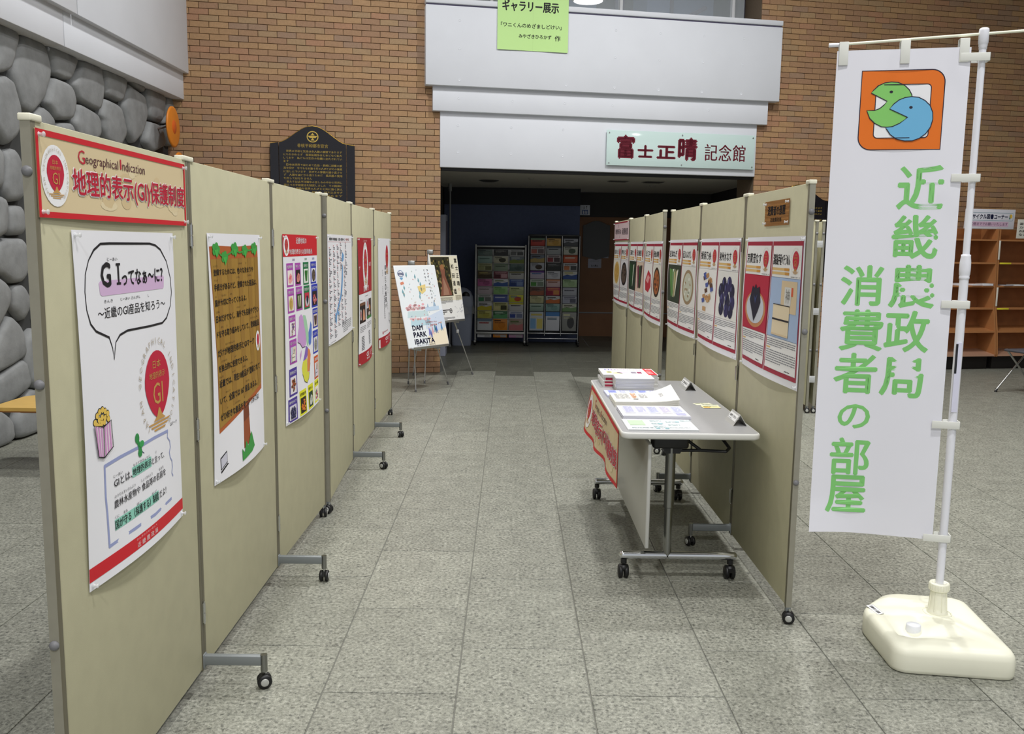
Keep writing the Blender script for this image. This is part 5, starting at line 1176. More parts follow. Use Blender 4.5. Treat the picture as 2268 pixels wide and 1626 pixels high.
def dam_poster(p):
    p.rect(.008, .008, .586, .833, I('e9eef2'), 1)
    p.poly([(.30, .55), (.586, .47), (.586, .66), (.42, .70), (.30, .66)], I('d0dcee'), k=2); p.poly([(.30, .74), (.45, .69), (.586, .66), (.586, .833), (.30, .833)], I('f0e4cc'), k=2)
    p.oval(.075, .085, .042, .034, I('3f5f9a'), k=2); p.oval(.075, .085, .036, .028, WHT, k=3); p.rect(.035, .075, .115, .100, I('2f3f72'), 4); p.text('DAM PARK', .040, .078, .110, .086, WHT, 5, .02); p.text('IBAKITA', .045, .089, .105, .097, WHT, 5, .02)
    p.poly([(.05, .125), (.10, .125), (.09, .14), (.075, .15), (.06, .14)], I('6fa0c8'), k=3)
    r = random.Random(4)
    TL_ = I('7aa8b4')
    for u, v in ((.09, .23), (.15, .10), (.27, .12), (.31, .16), (.33, .25), (.30, .29), (.07, .30), (.33, .20), (.02+.04, .27), (.29, .33)):
        p.poly([(u, v-.03), (u+.012, v), (u+.006, v+.016), (u-.006, v+.016), (u-.012, v)], TL_, k=3); p.rect(u-.001, v+.012, u+.001, v+.028, I('8a6a5a'), 3)
    PK = I('eec4c8')
    for i in range(30):
        u = .06+.30*r.random(); v = .405+.05*r.random(); p.oval(u, v, .020, .012, r.choice([PK, I('e8b0b8'), I('f2d2d4')]), k=2, n=10)
    for i in range(16): u = .08+.28*r.random(); p.rect(u, .43, u+.003, .455, I('8a6a60'), 3)
    p.poly([(.08, .47), (.36, .47), (.37, .53), (.06, .535)], I('c8dce0'), k=2); p.poly([(.10, .56), (.36, .55), (.38, .62), (.09, .625)], I('bcd8e4'), k=2)
    for i in range(14): u = .07+.30*r.random(); p.oval(u, .545+.02*r.random(), .018, .010, PK, k=3, n=10)
    p.poly([(.28, .22), (.40, .20), (.39, .27), (.33, .30), (.29, .27)], I('e8d088'), k=3); p.rect(.40, .225, .46, .235, I('e0cfa0'), 3)
    p.poly([(.045, .175), (.09, .165), (.10, .19), (.05, .20)], I('d88a70'), k=3)
    for i in range(60):
        u, v = .05+.48*r.random(), .04+.62*r.random(); c = I(r.choice(['d8a0a0', '8ab0c0', '7a90b0', 'c0a070', '9ab0a0', 'c86a60', '5a6a8a'])); p.poly([(u, v), (u+.004+.008*r.random(), v-.002), (u+.006, v+.012*r.random()+.004), (u-.001, v+.008)], c, k=4)
    p.poly([(.33, .44), (.54, .43), (.54, .47), (.50, .475), (.34, .48)], I('c4d8ec'), k=3); p.poly([(.36, .44), (.38, .40), (.39, .44)], I('a8c0d4'), k=4); p.poly([(.46, .43), (.48, .37), (.50, .43)], I('9ab4cc'), k=4)
    for u, v, c in ((.33, .70, '7a7ac0'), (.38, .69, 'd8a0a8'), (.42, .67, '3f7a8a'), (.44, .68, '4a6ab0'), (.52, .66, '4f86b4'), (.35, .72, '5a6ab0')):
        p.poly([(u, v-.045), (u+.010, v-.042), (u+.016, v), (u+.022, v+.035), (u+.012, v+.03), (u+.006, v+.005), (u-.006, v+.035), (u-.012, v+.03), (u-.004, v-.01)], I(c), k=4); p.oval(u+.005, v-.053, .006, .006, I('e0b8a0'), k=4, n=8)
    p.text('人と自然をつなぐ', .30, .585, .47, .600, I('d06a60'), 4, .02); p.text('心躍る広場', .36, .615, .46, .632, I('d06a60'), 4, .02); p.text('誕生', .49, .60, .53, .615, I('d06a60'), 4)
    for i, ch in enumerate('ワクワクぞくぞくの'): p.text(ch, .452+.006*(i % 2), .045+.036*i, .474, .064+.036*i, K, 4, .015)
    for i, ch in enumerate('その先へ'): p.text(ch, .41, .045+.036*i, .428, .064+.036*i, K, 4, .015)
    NV = I('15193f')
    p.text('DAM', .10, .615, .245, .665, NV, 5, .03); p.text('PARK', .10, .685, .285, .735, NV, 5, .03); p.text('IBAKITA', .10, .755, .385, .805, NV, 5, .03); p.text('ダムパークいばきた', .12, .812, .39, .828, NV, 4, .01)
def fuji_poster(p):
    p.rect(.005, .005, .51, .723, I('f2f2f0'), 1); p.rect(.005, .005, .51, .50, I('ece6cf'), 2)
    p.rect(.02, .02, .355, .45, I('3a3626'), 3); r = random.Random(8)
    for i in range(90):
        u, v = .03+.31*r.random(), .03+.40*r.random(); c = I(r.choice(['6a6a3a', '8a7a48', '2a2a20', 'a08a58', '4a5030', '1e2018', '756a40'])); a = r.random()*6
        p.poly([(u+.02*math.cos(a), v+.014*math.sin(a)), (u+.016*math.cos(a+1.5), v+.022*math.sin(a+1.5)), (u+.02*math.cos(a+3), v+.012*math.sin(a+3)), (u+.01*math.cos(a+4.5), v+.02*math.sin(a+4.5))], c, k=4+i % 2)
    p.poly([(.16, .12), (.22, .10), (.25, .16), (.24, .22), (.30, .36), (.33, .445), (.12, .445), (.16, .34), (.18, .22)], I('8a5a48'), k=6); p.poly([(.20, .24), (.27, .38), (.28, .44), (.17, .44), (.19, .34)], I('a8806a'), k=7); p.oval(.205, .13, .035, .03, I('a0704a'), k=7, n=14)
    for s, u, v, h in (('富', .455, .035, .05), ('士', .462, .12, .045), ('正', .462, .205, .05), ('晴', .462, .29, .055), ('松', .385, .10, .05), ('田', .385, .205, .045), ('道', .385, .285, .055), ('雄', .385, .375, .06)): p.text(s, u-.012, v, u+.035, v+h, K, 4, .02)
    p.text('と', .46, .37, .485, .395, I('c86a50'), 4)
    for i in range(10): p.text('ー'[0], .362, .09+.03*i, .368, .11+.03*i, I('c0b490'), 4) if False else p.rect(.362, .09+.032*i, .369, .11+.032*i, I('c9bd98'), 4)
    p.lines(.39, .45, .50, 6, .010, I('8a8070'), k=4); p.lines(.03, .465, .33, 8, .0085, I('6a6a6a'), k=4, seed=2)
    for i in range(5): p.rect(.03, .58+.020*i, .10+.05*((i*7) % 4), .588+.020*i, K, 4)
    p.line([(.27+.022*math.cos(a*PI/8), .615+.024*math.sin(a*PI/8)) for a in range(16)], .006, K, 4, closed=True); p.rect(.25, .612, .29, .618, K, 4); p.rect(.267, .595, .273, .635, K, 4)
    p.lines(.03, .685, .33, 3, .010, I('5a5a64'), k=4, seed=5)
    for a in range(12): u = .36+.13*r.random(); v = .55+.13*r.random(); p.line([(u, v), (u+.05*r.uniform(-1, 1), v+.05*r.uniform(-1, 1))], .002, I('5a5a8a'), 4)
easel('aluminium easel in front of the brick corner, holding the pale watercolour poster', (-.947, 9.04), (-.651, 9.548), (-1.08, 9.54), (-1.02, 9.32, 1.30), (-.995, 8.85, .463), (.618, .785), .594)
board('poster_board', 'pale watercolour poster board reading DAM PARK IBAKITA on the front easel', (-.995, 8.85, .463), (.618, .785), math.radians(14.7), .594, .841, dam_poster)
easel('aluminium easel behind the front one, its right leg standing by the dark passage', (-.913, 9.62), (-.422, 10.316), (-1.10, 10.20), (-.90, 10.12, 1.41), (-.785, 9.70, .660), (.54, .84), .515)
board('poster_board', 'exhibition poster board with a dark photograph, on the rear easel', (-.785, 9.70, .660), (.54, .84), math.radians(9.5), .515, .722, fuji_poster)

# ------------------------------------------------------------------ brochure racks in the passage
RC = mat('rack_grey', '#a9aaa8', .4, .5); RB = mat('rack_black', '#1d1e20', .4); RS = mat('rack_silver', '#c2c4c6', .25, .9)
names = {'red': 'red', }
def brochure(x0, x1, z0, z1, y, cols, label, group, seed):
    c0, c1, c2 = cols; t = MB(); W = x1-x0; H = z1-z0; r = random.Random(seed)
    dim = lambda c: ''.join('%02x' % int(int(c[i:i+2], 16)*.84) for i in (0, 2, 4)); c0, c1, c2 = dim(c0), dim(c1), dim(c2)  # dimness of the passage put into the brochure colours
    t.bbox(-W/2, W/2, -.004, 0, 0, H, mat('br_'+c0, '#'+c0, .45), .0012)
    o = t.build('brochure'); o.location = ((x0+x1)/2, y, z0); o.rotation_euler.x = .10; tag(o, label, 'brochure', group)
    p = Print(W, H, lambda u, v: .0042, .0004); p.P = lambda u, v, k=0: (-W/2+u, -.0042-.0003*k, H-v)
    k = seed % 4
    if k == 0: p.rect(.0, 0, W, H*.22, I(c1), 1); p.rect(W*.12, H*.32, W*.8, H*.42, I(c2), 1)
    elif k == 1: p.oval(W*.6, H*.55, W*.25, H*.32, I(c1), k=1, n=16); p.rect(W*.08, H*.1, W*.55, H*.2, I(c2), 2)
    elif k == 2: p.poly([(0, H*.6), (W*.3, H*.42), (W*.6, H*.55), (W, H*.38), (W, H), (0, H)], I(c1), k=1); p.rect(W*.1, H*.14, W*.7, H*.26, I(c2), 2)
    else: p.rect(W*.06, H*.35, W*.45, H*.9, I(c1), 1); p.rect(W*.52, H*.35, W*.94, H*.9, I(c2), 1); p.rect(W*.1, H*.1, W*.9, H*.2, I(c2), 2)
    p.lines(W*.12, H*.28, W*.85, 2, .012, I(c2), k=3, seed=seed)
    p.mb.build('print', o); return o
CN = {}
def rack(kind, x0, x1, cols_x, rows_z, data, label, yf, nm):
    t = thing('brochure_rack', label, 'rack', ((x0+x1)/2, yf, 0)); cx = (x0+x1)/2
    X = lambda x: x-cx
    ztop = rows_z[0][1]+.05; fm = RC if kind == 'grey' else RB; rail = RC if kind == 'grey' else RS
    for s, x in ((-1, X(x0)), (1, X(x1))):
        a = MB()
        if kind == 'grey': a.bbox(x-.013, x+.013, -.02, .02, .06, ztop+.02, fm, .004)
        else: a.bbox(x-.014, x+.014, -.01, .03, .06, ztop-.02, fm, .003); a.cyl((x, -.02, .06), (x, -.02, ztop-.02), .006, RS, 8)
        a.build('upright', t)
        a = MB(); a.bbox(x-.016, x+.016, -.16, .20, .045, .075, fm, .006); a.build('foot', t)
        for y in (-.13, .17):
            a = MB(); a.lathe([(0, -.012), (.026, -.012), (.028, 0), (.026, .012), (0, .012)], M_black, (x, y, .028), 14, 'x'); a.build('caster', t)
    a = MB(); a.bbox(X(x0), X(x1), -.012, .012, ztop-.02, ztop+.004, fm, .003); a.build('top_rail', t)
    zb = rows_z[-1][0]
    for i, z in enumerate((zb-.035, .105) if kind != 'grey' else (zb-.035,)):
        a = MB(); a.bbox(X(x0), X(x1), -.022, .0, z-.016 if kind == 'grey' else z-.006, z+.016 if kind == 'grey' else z+.006, rail, .003); a.build('cross_rail', t)
    if kind != 'grey':
        for c0, c1 in zip(cols_x, cols_x[1:]):
            a = MB(); a.cyl((X((c0[1]+c1[0])/2), -.024, zb-.07), (X((c0[1]+c1[0])/2), -.024, ztop-.02), .007, RS, 8); a.build('divider', t)
    for r, (z0, z1) in enumerate(rows_z):
        a = MB(); a.bbox(X(x0)+.014, X(x1)-.014, .012, .085, z0-.004, z0+.002, fm, .001); a.bbox(X(x0)+.014, X(x1)-.014, .082, .086, z0, z1, fm, .001); a.build('shelf', t)
    a = MB(); a.box(X(x0)+.01, X(x1)-.01, .10, .112, zb-.06, ztop-.01, mat('rack_back', '#26282b', .6)); a.build('back_panel', t)
    ord_ = ['top', 'second', 'third', 'fourth', 'fifth', 'sixth', 'seventh', 'eighth', 'ninth', 'bottom', 'lowest']
    cn = ['left', 'middle', 'right']
    for r, (z0, z1) in enumerate(rows_z):
        for c, (a0, a1) in enumerate(cols_x):
            d, nmz = data[r][c]; on = 'bottom' if r == len(rows_z)-1 else ord_[r]
            brochure(a0+.004, a1-.004, z0+.003, z1-.004, yf+.012, d, '%s brochure, %s row, %s column of the %s rack' % (nmz, on, cn[c], nm), 'brochures on the %s rack' % nm, r*3+c+(5 if kind == 'grey' else 0))
dL = [[(('6f8580', '8a9a94', '3a4a48'), 'dark green-grey'), (('2a2c30', '4a4c50', 'a0a0a0'), 'near-black'), (('d6d8da', '7a7c80', '5a5c60'), 'pale patterned')],
      [(('9fc0b8', 'b4d0c8', '5a7a72'), 'pale teal'), (('dcdac0', '4a4a3c', '3a3a30'), 'beige with black type'), (('76828c', '8a9a4a', 'c0c8cc'), 'slate grey and green')],
      [(('c9cc9a', 'b0b480', '7a7c54'), 'khaki'), (('a0b49c', '90a48c', '5a6a58'), 'sage green'), (('5a7472', '4a6260', '90a8a4'), 'dark teal')],
      [(('6a5c30', '4a3c24', 'c0b070'), 'brown and yellow'), (('8a3c4c', '5a2030', 'e0b0b8'), 'dark red'), (('cfd0d0', '9a9a70', '4a4a4c'), 'light grey')],
      [(('d070aa', 'b05a90', '6a2a50'), 'magenta'), (('e6eaf2', '4468b0', '8a9a70'), 'white and blue'), (('3a5aa8', '2a4488', '8aa0d0'), 'royal blue')],
      [(('cfc0c8', 'bfb0b8', '8a7c84'), 'pale pink-grey'), (('a4d88e', '94c87e', '5a8a4a'), 'light green'), (('d2dc9c', 'c2cc8c', '808a58'), 'yellow-green')],
      [(('d4d6d4', '3f8a5a', '7a7c7a'), 'light grey with green dot'), (('5468b8', '4a5aa0', 'd0d8f0'), 'violet-blue'), (('e6e434', 'd85a2a', '3a6ac0'), 'bright yellow')],
      [(('dedede', 'd8c830', '2a2a2a'), 'white with yellow spot'), (('d8d88c', 'e8e0a0', '4a4a2a'), 'pale yellow'), (('dcdee0', 'e0d84a', '4a4a4c'), 'pale grey with yellow')],
      [(('d8d46a', 'c8c45a', '4a4826'), 'olive yellow'), (('2f7a44', '6ab87a', 'c0e0c8'), 'dark green'), (('e0e4f0', '3a54b0', '8a94b8'), 'white and navy')],
      [(('dcdfe2', '7a94a8', 'c05a5a'), 'white with map'), (('e8922a', 'd8821e', '4a2a10'), 'orange'), (('b09a88', 'c87a7a', '6a7a4a'), 'brown and pink')]]
zL = [1.428, 1.33, 1.22, 1.107, .99, .877, .757, .64, .512, .395, .214]
rowsL = [(zL[i+1], zL[i]) for i in range(10)]
rack('grey', -.520, .222, [(-.493, -.273), (-.255, -.035), (-.018, .202)], rowsL, dL, 'grey metal brochure rack with three columns, left in the passage', 13.52, 'grey')
dR = [[(('c83c34', '7a9a80', '5a1a18'), 'red'), (('e6b860', 'd8a850', '5a4420'), 'tan yellow'), (('b8bcc8', '5a5e66', '3a3c42'), 'white and grey photo')],
      [(('ccc0c4', 'c06a60', '7a6a70'), 'portrait'), (('b4bac0', '6a747c', '4a5056'), 'grey village'), (('d8dad0', '5a6a5a', '3a3a38'), 'white patterned')],
      [(('7a8698', 'c8b070', '3a3a48'), 'blue-grey and tan'), (('dcd0d4', 'a04048', '5a4a50'), 'pale pink with red'), (('e0643a', 'c0502a', 'f0e0d0'), 'orange-red')],
      [(('ccd0dc', '4a3c34', '6a6e7a'), 'white with dark figure'), (('26282c', '3a3e42', '8a8c90'), 'black'), (('e4e4e8', 'e08a5a', '5a5c60'), 'white with orange corner')],
      [(('d4c8e0', '6a3a9a', '4a78b8'), 'lilac and purple'), (('e2e4ee', 'c8ccd8', '2a2c3a'), 'white with navy type'), (('dfe2e0', '3a5aa0', 'c8c070'), 'white with blue band')],
      [(('d8e0d8', '5aa04a', '8a9a8a'), 'white with green band'), (('e8c8cc', 'e0a080', 'a06a5a'), 'pale pink'), (('b8d8a8', 'a8c898', '5a7a4a'), 'mint green')],
      [(('7a5a4a', 'b06a50', '4a2a24'), 'brown festival'), (('c03a5a', 'a02a48', 'e8a060'), 'crimson'), (('c4c8d4', 'b4b8c8', '5a5e6a'), 'pale lilac')],
      [(('d8d8a8', 'c8c898', '7a7a58'), 'cream'), (('e2e0e0', 'e08048', '6a6a6c'), 'white with orange band'), (('ccd0e0', 'bcc0d4', '6a6e80'), 'pale blue-grey')],
      [(('a8c4b4', 'c4dccc', '5a7a68'), 'grey-green'), (('9cc4c0', '8ab4b0', '2a5a56'), 'aqua'), (('d8dcc8', '8ab078', '6a6a58'), 'white with green strip')],
      [(('d0dce8', '84b4e0', 'e8d878'), 'large pale blue'), (('e4e8f0', '5a94d8', '8a9aa8'), 'large white with blue banner'), (('9a9c98', '4a4c4e', 'd8d8b0'), 'large grey and cream')]]
zR = [1.603, 1.486, 1.36, 1.241, 1.122, .998, .877, .751, .634, .512, .22]
rowsR = [(zR[i+1], zR[i]) for i in range(10)]
rack('black', .265, 1.022, [(.29, .507), (.534, .748), (.78, 1.0)], rowsR, dR, 'black and chrome brochure rack with three columns, right in the passage', 13.50, 'black')
for i, (a0, a1) in enumerate([(-.493, -.273), (-.255, -.035), (-.018, .202)]):
    c, n_ = [('d8dade', 'white'), ('e08c28', 'orange'), ('c890b8', 'pink')][i]
    brochure(a0+.004, a1-.004, .108, .162, 13.535, (c, c, 'b0b0b0'), '%s brochure showing below the cross rail of the grey rack' % n_, 'brochures below the grey rack rail', 3)
def bin_():
    t = thing('rubbish_bin', 'blue-grey swing-top bin with a clear bag, behind the easels', 'bin', (-.72, 13.42, 0)); m = mat('bin_grey', '#8d95a8', .5); 
    def ring(w_, d, z, r=.05): 
        out = []
        for cx, cy, a in ((w_-r, d-r, 0), (-w_+r, d-r, 90), (-w_+r, -d+r, 180), (w_-r, -d+r, 270)):
            for i in range(5): q = math.radians(a+22.5*i); out.append((cx+r*math.cos(q), cy+r*math.sin(q), z))
        return out
    def loft(R, name):
        a = MB(); n = len(R[0]); vs = [p for r in R for p in r]
        a.add(vs, [(r*n+k, r*n+(k+1) % n, (r+1)*n+(k+1) % n, (r+1)*n+k) for r in range(len(R)-1) for k in range(n)], m, True); a.add(R[-1], [list(range(n))], m); a.build(name, t)
    loft([ring(.14, .11, 0), ring(.145, .115, .02), ring(.165, .14, .58)], 'body')
    loft([ring(.172, .147, .58), ring(.172, .147, .63), ring(.165, .13, .72), ring(.13, .10, .80), ring(.08, .06, .845, .03), ring(.03, .03, .86, .02)], 'lid')
    a = MB(); a.lathe([(0, .002), (.055, .0), (.058, .01)], M_black, (.065, -.125, .745), 20, 'y'); a.build('opening', t)
    a = MB(); vs = []; r = random.Random(3); n = 24
    for j in range(4):
        for k in range(n): q = 2*PI*k/n; s = 1.05+.05*j+r.uniform(-.02, .02); vs.append((.165*s*math.cos(q), .145*s*math.sin(q), .62-.05*j+r.uniform(-.008, .008)))
    a.add(vs, [(j*n+k, j*n+(k+1) % n, (j+1)*n+(k+1) % n, (j+1)*n+k) for j in range(3) for k in range(n)], mat('bag_film', '#c9ccd2', .2, alpha=.35), True); a.build('bag', t)
bin_()
m = MB(); m.bbox(-1.045, -.862, 12.0, 12.35, 0, 1.88, mat('locker_white', '#a9aec2', .5), .006); m.box(-.863, -.8615, 12.02, 12.33, .1, 1.8, M_joint); o = m.build('locker'); tag(o, 'pale locker standing just inside the passage behind the brick corner', 'locker')
m = MB(); m.cyl((-.885, 13.2, 0), (-.885, 13.2, 2.26), .013, mat('pipe_grey', '#8c8f92', .5), 12); m.cyl((-.885, 13.2, 2.25), (-.885, 13.2, 2.36), .026, mat('pipe_grey', '#8c8f92', .5), 12); m.cyl((-.885, 13.2, 0), (-.885, 13.2, .03), .024, mat('pipe_grey', '#8c8f92', .5), 12); o = m.build('ceiling_pole'); tag(o, 'thin grey pole from floor to ceiling inside the dark passage', 'pole')
# brown partition, dark plaque and notices at the passage end
m = MB(); m.box(1.06, 5.5, 15.0, 15.1, 0, 1.97, mat('brown_panel', '#8a5f3c', .6, noise=.08, nscale=4)); m.build('wall_passage_brown', kind='structure')
m = MB(); m.bbox(1.06, 5.5, 14.985, 15.0, .385, .405, mat('steel_strip', '#8a8a8c', .4), .002); m.build('trim_15', kind='structure')
def arched():
    pts = [(-.22, -.50), (-.10, -.53), (0, -.56), (.10, -.53), (.22, -.50), (.22, 0)]
    for i in range(1, 12): a = i/12; pts.append((.22-.44*a, .075*math.sin(PI*a)**1.5))
    pts.append((-.22, 0)); m = MB(); m.prism(pts, -.04, 0, mat('board_black', '#08090c', .4)); o = m.build('plaque'); o.location = (1.405, 14.995, 1.83); tag(o, 'black arched board on the brown wall at the end of the dark passage', 'plaque')
arched()
for n, lab, x0, x1, z0, z1 in (('notice', 'larger white notice below the black board on the brown wall', 1.28, 1.50, 1.136, 1.289), ('notice', 'small white notice at the lower right of the black board', 1.516, 1.615, 1.301, 1.366)):
    t = thing(n, lab, 'notice', (x0, 14.992, z1)); a = MB(); a.bbox(0, x1-x0, -.004, 0, -(z1-z0), 0, mat('dull_white', '#b8b8c4', .7), .001); a.build('sheet', t)
    p = Print(x1-x0, z1-z0, lambda u, v: .0045); 
    if x1-x0 > .15: p.text('お知らせ', .04, .03, .18, .055, GREYT, 1); p.text('立入禁止', .05, .10, .17, .13, K, 1, .02)
    else: p.rect(.03, .02, .06, .045, K, 1)
    p.mb.build('print', t)
def lift_sign():
    t = thing('direction_sign', 'small white projecting sign with arrows and blue figures by the dark wall', 'sign', (1.075, 14.30, 2.13)); a = MB(); a.bbox(0, .155, 0, .012, -.155, 0, mat('sign_white', '#c6cad6', .6), .002); a.build('panel', t)
    p = Print(.155, .155, lambda u, v: .001); B_ = I('2c4a8a'); D_ = I('30323c')
    p.line([(.062, .015), (.062, .05)], .006, D_, 1); p.poly([(.050, .042), (.074, .042), (.062, .060)], D_, k=1); p.line([(.102, .025), (.102, .06)], .006, D_, 1); p.poly([(.090, .030), (.114, .030), (.102, .012)], D_, k=1)
    p.rect(.035, .075, .125, .145, B_, 1)
    for i in range(3): p.oval(.055+.026*i, .093, .006, .006, WHT, k=2, n=8); p.rect(.049+.026*i, .101, .061+.026*i, .138, WHT, 2)
    p.mb.build('print', t)
    a = MB(); a.bbox(-.02, 0, 0, .012, -.12, -.03, M_mull, .002); a.build('bracket', t)
lift_sign()
# ceiling fittings in the passage
def vent(x, y, w_, d, label):
    t = thing('ceiling_vent', label, 'vent', (x, y, 2.36), WA); a = MB(); a.bbox(-w_/2, w_/2, -d/2, d/2, -.008, .0, mat('vent_grey', '#6c6a66', .6), .003); a.build('frame', t)
    for i in range(5): a = MB(); y_ = -d/2+d*(i+.5)/5; a.box(-w_/2+.015, w_/2-.015, y_-.006, y_+.006, -.013, -.007, mat('vent_dark', '#2a2a2a', .6)); a.build('slat', t)
vent(1.42, 12.22, .26, .16, 'dark slotted ceiling vent, left one of the pair over the passage entrance')
vent(1.90, 12.30, .26, .22, 'dark square ceiling vent, right one of the pair over the passage entrance')
def dome(x, y, r, label, c='8f8d88'):
    a = MB(); a.lathe([(0, -.025), (r*.6, -.022), (r, -.006), (r*1.1, 0)], mat('fit_'+c, '#'+c, .5), n=20); o = a.build('ceiling_speaker' if r > .1 else 'smoke_detector'); o.location = (x, y, 2.36); tag(o, label, 'ceiling fitting')
dome(-.31, 12.45, .13, 'round dark ceiling speaker at the left of the passage ceiling', '3c3b3a')
dome(2.0, 13.0, .05, 'small pale smoke detector near the right ceiling vent'); dome(.45, 13.2, .05, 'small pale smoke detector in the middle of the passage ceiling'); dome(.25, 11.9, .04, 'tiny round sprinkler near the passage entrance lip')

# ------------------------------------------------------------------ right side: book shelves, signs, chair; left side: benches
M_wood = mat('shelf_wood', '#9a6238', .42, noise=.10, nscale=10); M_woodl = mat('shelf_edge', '#b0784a', .45)
def bookcase(label, s0, s1, first):
    t = thing('bookcase', label, 'bookcase'); t.matrix_world = WM @ Matrix.Translation((s0, -.02, 0)); W = s1-s0
    zs = [.195, .492, .783, 1.066, 1.359, 1.649]; fr = [-.45, -.42, -.36, -.345, -.335, -.33]
    prof = [(-.45, .17), (-.455, .20), (-.42, .49), (-.36, .79), (-.335, 1.37), (-.33, 1.776), (-.02, 1.776), (-.02, .17)]
    for x in (0, W-.018):
        a = MB(); a.prism(prof, x, x+.018, M_woodl, 'x'); a.build('side_panel', t)
    a = MB(); a.prism([(-.14, .19), (-.10, .50), (-.06, .80), (-.03, 1.1), (-.03, 1.78), (-.012, 1.78), (-.012, .17)], .018, W-.018, M_wood, 'x'); a.build('back_panel', t)
    for i, (z, f) in enumerate(zip(zs, fr)):
        a = MB(); b = -.10 if i == 0 else (-.06 if i < 2 else -.03); M = None
        sl = .05 if i < 2 else 0
        a.add([(.018, f, z-.02), (W-.018, f, z-.02), (W-.018, b, z-.02+sl), (.018, b, z-.02+sl), (.018, f, z), (W-.018, f, z), (W-.018, b, z+sl), (.018, b, z+sl)], [(0, 3, 2, 1), (4, 5, 6, 7), (0, 1, 5, 4), (1, 2, 6, 5), (2, 3, 7, 6), (3, 0, 4, 7)], M_woodl if i != 0 else mat('shelf_bottom_glare', '#b89078', .32)); a.build('shelf', t)  # bottom shelf is paler and pinker: glare put into its colour
    a = MB(); a.bbox(.03, W-.03, -.34, -.06, 0, .17, mat('plinth_dark', '#1e1a18', .7), .003); a.build('plinth', t)
    YL = mat('yellow_label', '#e8dc3a', .5); WL = mat('white_label', '#e8e6da', .5)
    if first != 'left':
        for z in (1.349, .773):
            a = MB(); a.bbox(.025, .19, -.347 if z > 1 else -.372, -.343 if z > 1 else -.362, z-.010, z+.010, YL, .001); a.build('shelf_label', t)
        for z in (1.515, .925):
            a = MB(); f = -.336 if z > 1.2 else -.362; a.bbox(-.003, .020, f-.004, f, z-.12, z+.12, WL, .001); p = a.build('side_label', t)
    return t
bookcase('brown wooden display bookcase, left unit partly hidden by the white banner', 5.30, 6.222, 'left')
bookcase('brown wooden display bookcase at the right edge, yellow shelf labels', 6.232, 7.15, 'right')
bookcase('brown wooden display bookcase beyond the right edge of the picture', 7.16, 8.08, 'left2')
def book(s, z, w_, d, h, col, label, rot=0):
    t = thing('book', label, 'book', group='books lying on the display bookcases'); t.matrix_world = WM @ Matrix.Translation((s, -.30, z)) @ Matrix.Rotation(rot, 4, 'Z')
    a = MB(); a.bbox(-w_/2+.002, w_/2-.002, -d/2+.002, d/2-.002, .002, h-.002, M_paper, .001); a.build('pages', t)
    a = MB(); c = mat('bookc_'+col, '#'+col, .5); a.box(-w_/2, w_/2, -d/2, d/2, 0, .002, c); a.box(-w_/2, w_/2, -d/2, d/2, h-.002, h, c); a.box(-w_/2, w_/2, d/2-.002, d/2, 0, h, c); a.build('cover', t)
book(5.73, 1.066, .10, .14, .028, 'e4e4e8', 'white book nearest the banner pole on the middle shelf')
book(5.95, 1.066, .14, .15, .024, 'e0b8a8', 'pink-covered book lying on the middle shelf of the left bookcase')
book(6.11, 1.066, .15, .15, .026, 'ececec', 'white book lying beside the pink one on the middle shelf')
book(6.40, 1.066, .14, .16, .012, '8a8a90', 'thin dark grey booklet at the left of the right bookcase middle shelf', .1); book(6.58, 1.066, .17, .17, .016, 'd4d2cc', 'thin pale booklet on the right bookcase middle shelf', -.1)
def sign1():
    W, H = .715, .245; t = thing('reuse_sign', 'white sign about the recycled books corner, standing on the bookcase', 'sign'); t.matrix_world = WM @ Matrix.Translation((5.735, -.33, 2.025)) @ Matrix.Rotation(.05, 4, 'X')
    a = MB(); a.bbox(0, W, 0, .008, -H, 0, mat('sign_board', '#e6e6f0', .5), .001); a.build('panel', t)
    p = Print(W, H, lambda u, v: .0008); NV = I('2c3a78'); p.line([(.05, .045), (.68, .045), (.69, .06), (.69, .13), (.68, .14), (.05, .14)], .003, I('3a8a9a'), 1, closed=True)
    p.text('リサイクル図書コーナー', .06, .062, .61, .122, I('1e2450'), 2, .03); p.rect(.06, .155, .63, .215, I('d8b8d0'), 1); p.text('〇冊まででお願いいたします', .09, .165, .62, .205, I('7a5a7a'), 2, .01)
    p.oval(.655, .085, .022, .026, I('e8c04a'), k=2, n=12); p.poly([(.632, .12), (.640, .05), (.650, .12)], I('2a6a5a'), k=3); p.mb.build('print', t)
    a = MB(); a.bbox(.30, .42, .008, .10, -.246, -.236, M_mull, .002); a.build('stand', t)
sign1()
def sign2():
    W, H = .42, .24; t = thing('shelf_notice', 'cream notice cut by the right picture edge, on top of the bookcase', 'sign'); t.matrix_world = WM @ Matrix.Translation((6.475, -.36, 1.905)) @ Matrix.Rotation(.04, 4, 'X')
    a = MB(); a.bbox(0, W, 0, .008, -H, 0, mat('sign_cream', '#dcdad0', .5), .001); a.build('panel', t)
    p = Print(W, H, lambda u, v: .0008)
    for i, s in enumerate(('図書館の本を', 'カウンターへ', 'お戻しください', 'ないで下さい')): p.text(s, .03, .04+.045*i, .03+.34, .07+.045*i, K, 1, .02)
    p.mb.build('print', t)
sign2()
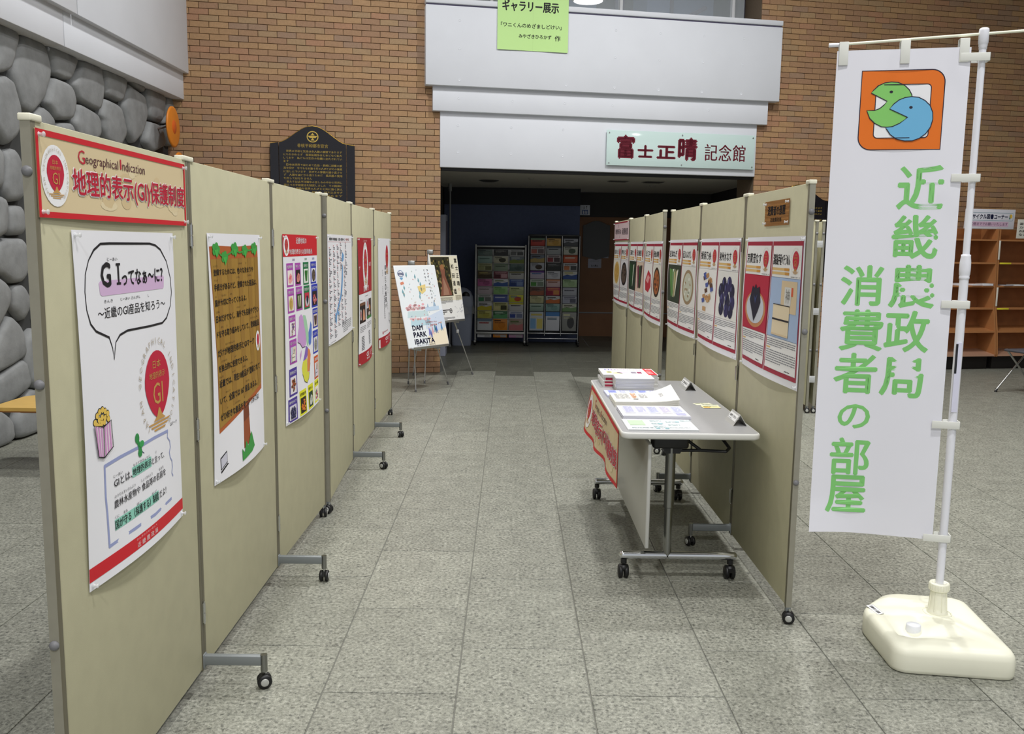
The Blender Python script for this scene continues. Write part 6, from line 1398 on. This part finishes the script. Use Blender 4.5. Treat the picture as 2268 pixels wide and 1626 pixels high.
def folding_chair():
    t = thing('folding_chair', 'steel folding chair, only one slanted leg inside the right picture edge', 'chair', (5.55, 9.45, 0), .3); m = M_ale
    for y in (-.2, .2):
        for s in (-1, 1):
            a = MB(); a.cyl((s*.26, y, .02), (-s*.16, y, .46), .010, m, 10); l = a.build('leg', t)
            a = MB(); a.cyl((s*.265, y, 0), (s*.25, y, .03), .013, M_black, 10); a.build('rubber_foot', l)
    a = MB(); a.bbox(-.2, .2, -.2, .2, .44, .465, mat('chair_seat', '#4a4a52', .6), .01); a.build('seat', t)
    a = MB(); a.bbox(.19, .21, -.2, .2, .62, .80, mat('chair_seat', '#4a4a52', .6), .008); a.cyl((.17, -.19, .45), (.2, -.19, .8), .010, m); a.cyl((.17, .19, .45), (.2, .19, .8), .010, m); a.build('backrest', t)
folding_chair()
M_oak = mat('pale_oak', '#d2ac5e', .4, noise=.04, nscale=12); M_oakd = mat('oak_edge', '#8a5a2c', .5)
def bench(label, x0, x1, y0, y1, z, r, legs):
    t = thing('bench', label, 'bench', ((x0+x1)/2, (y0+y1)/2, 0)); cx, cy = (x0+x1)/2, (y0+y1)/2; pts = []
    for px, py, a in ((x1-r, y1-r, 0), (x0+r, y1-r, 90), (x0+r, y0+r, 180), (x1-r, y0+r, 270)):
        for i in range(7): q = math.radians(a+15*i); pts.append((px-cx+r*math.cos(q), py-cy+r*math.sin(q)))
    a = MB(); a.prism(pts, z-.022, z, M_oak, 'z'); a.prism([(u*.995, v*.995) for u, v in pts], z-.03, z-.022, M_oakd, 'z'); a.build('seat', t)
    a = MB(); a.bbox(x0-cx+.08, x1-cx-.08, -.03, .03, z-.075, z-.03, M_satin, .005); a.build('rail', t)
    for lx, ly in legs:
        a = MB(); a.cyl((lx-cx, ly-cy, .012), (lx-cx, ly-cy, z-.03), .022, M_satin, 16); l = a.build('leg', t); a = MB(); a.cyl((lx-cx, ly-cy, 0), (lx-cx, ly-cy, .014), .027, M_steel, 16); a.build('glide', l)
bench('pale wooden bench before the stone wall, seen left of the nearest screen', -3.32, -2.15, 5.66, 6.15, .42, .09, [(-2.3, 5.75), (-2.3, 6.05), (-2.75, 5.9)])
bench('low pale wooden bench whose corner and steel leg show at the left edge', -3.52, -3.335, 4.9, 5.62, .285, .03, [(-3.375, 5.55), (-3.375, 5.0)])
for L in (): pass
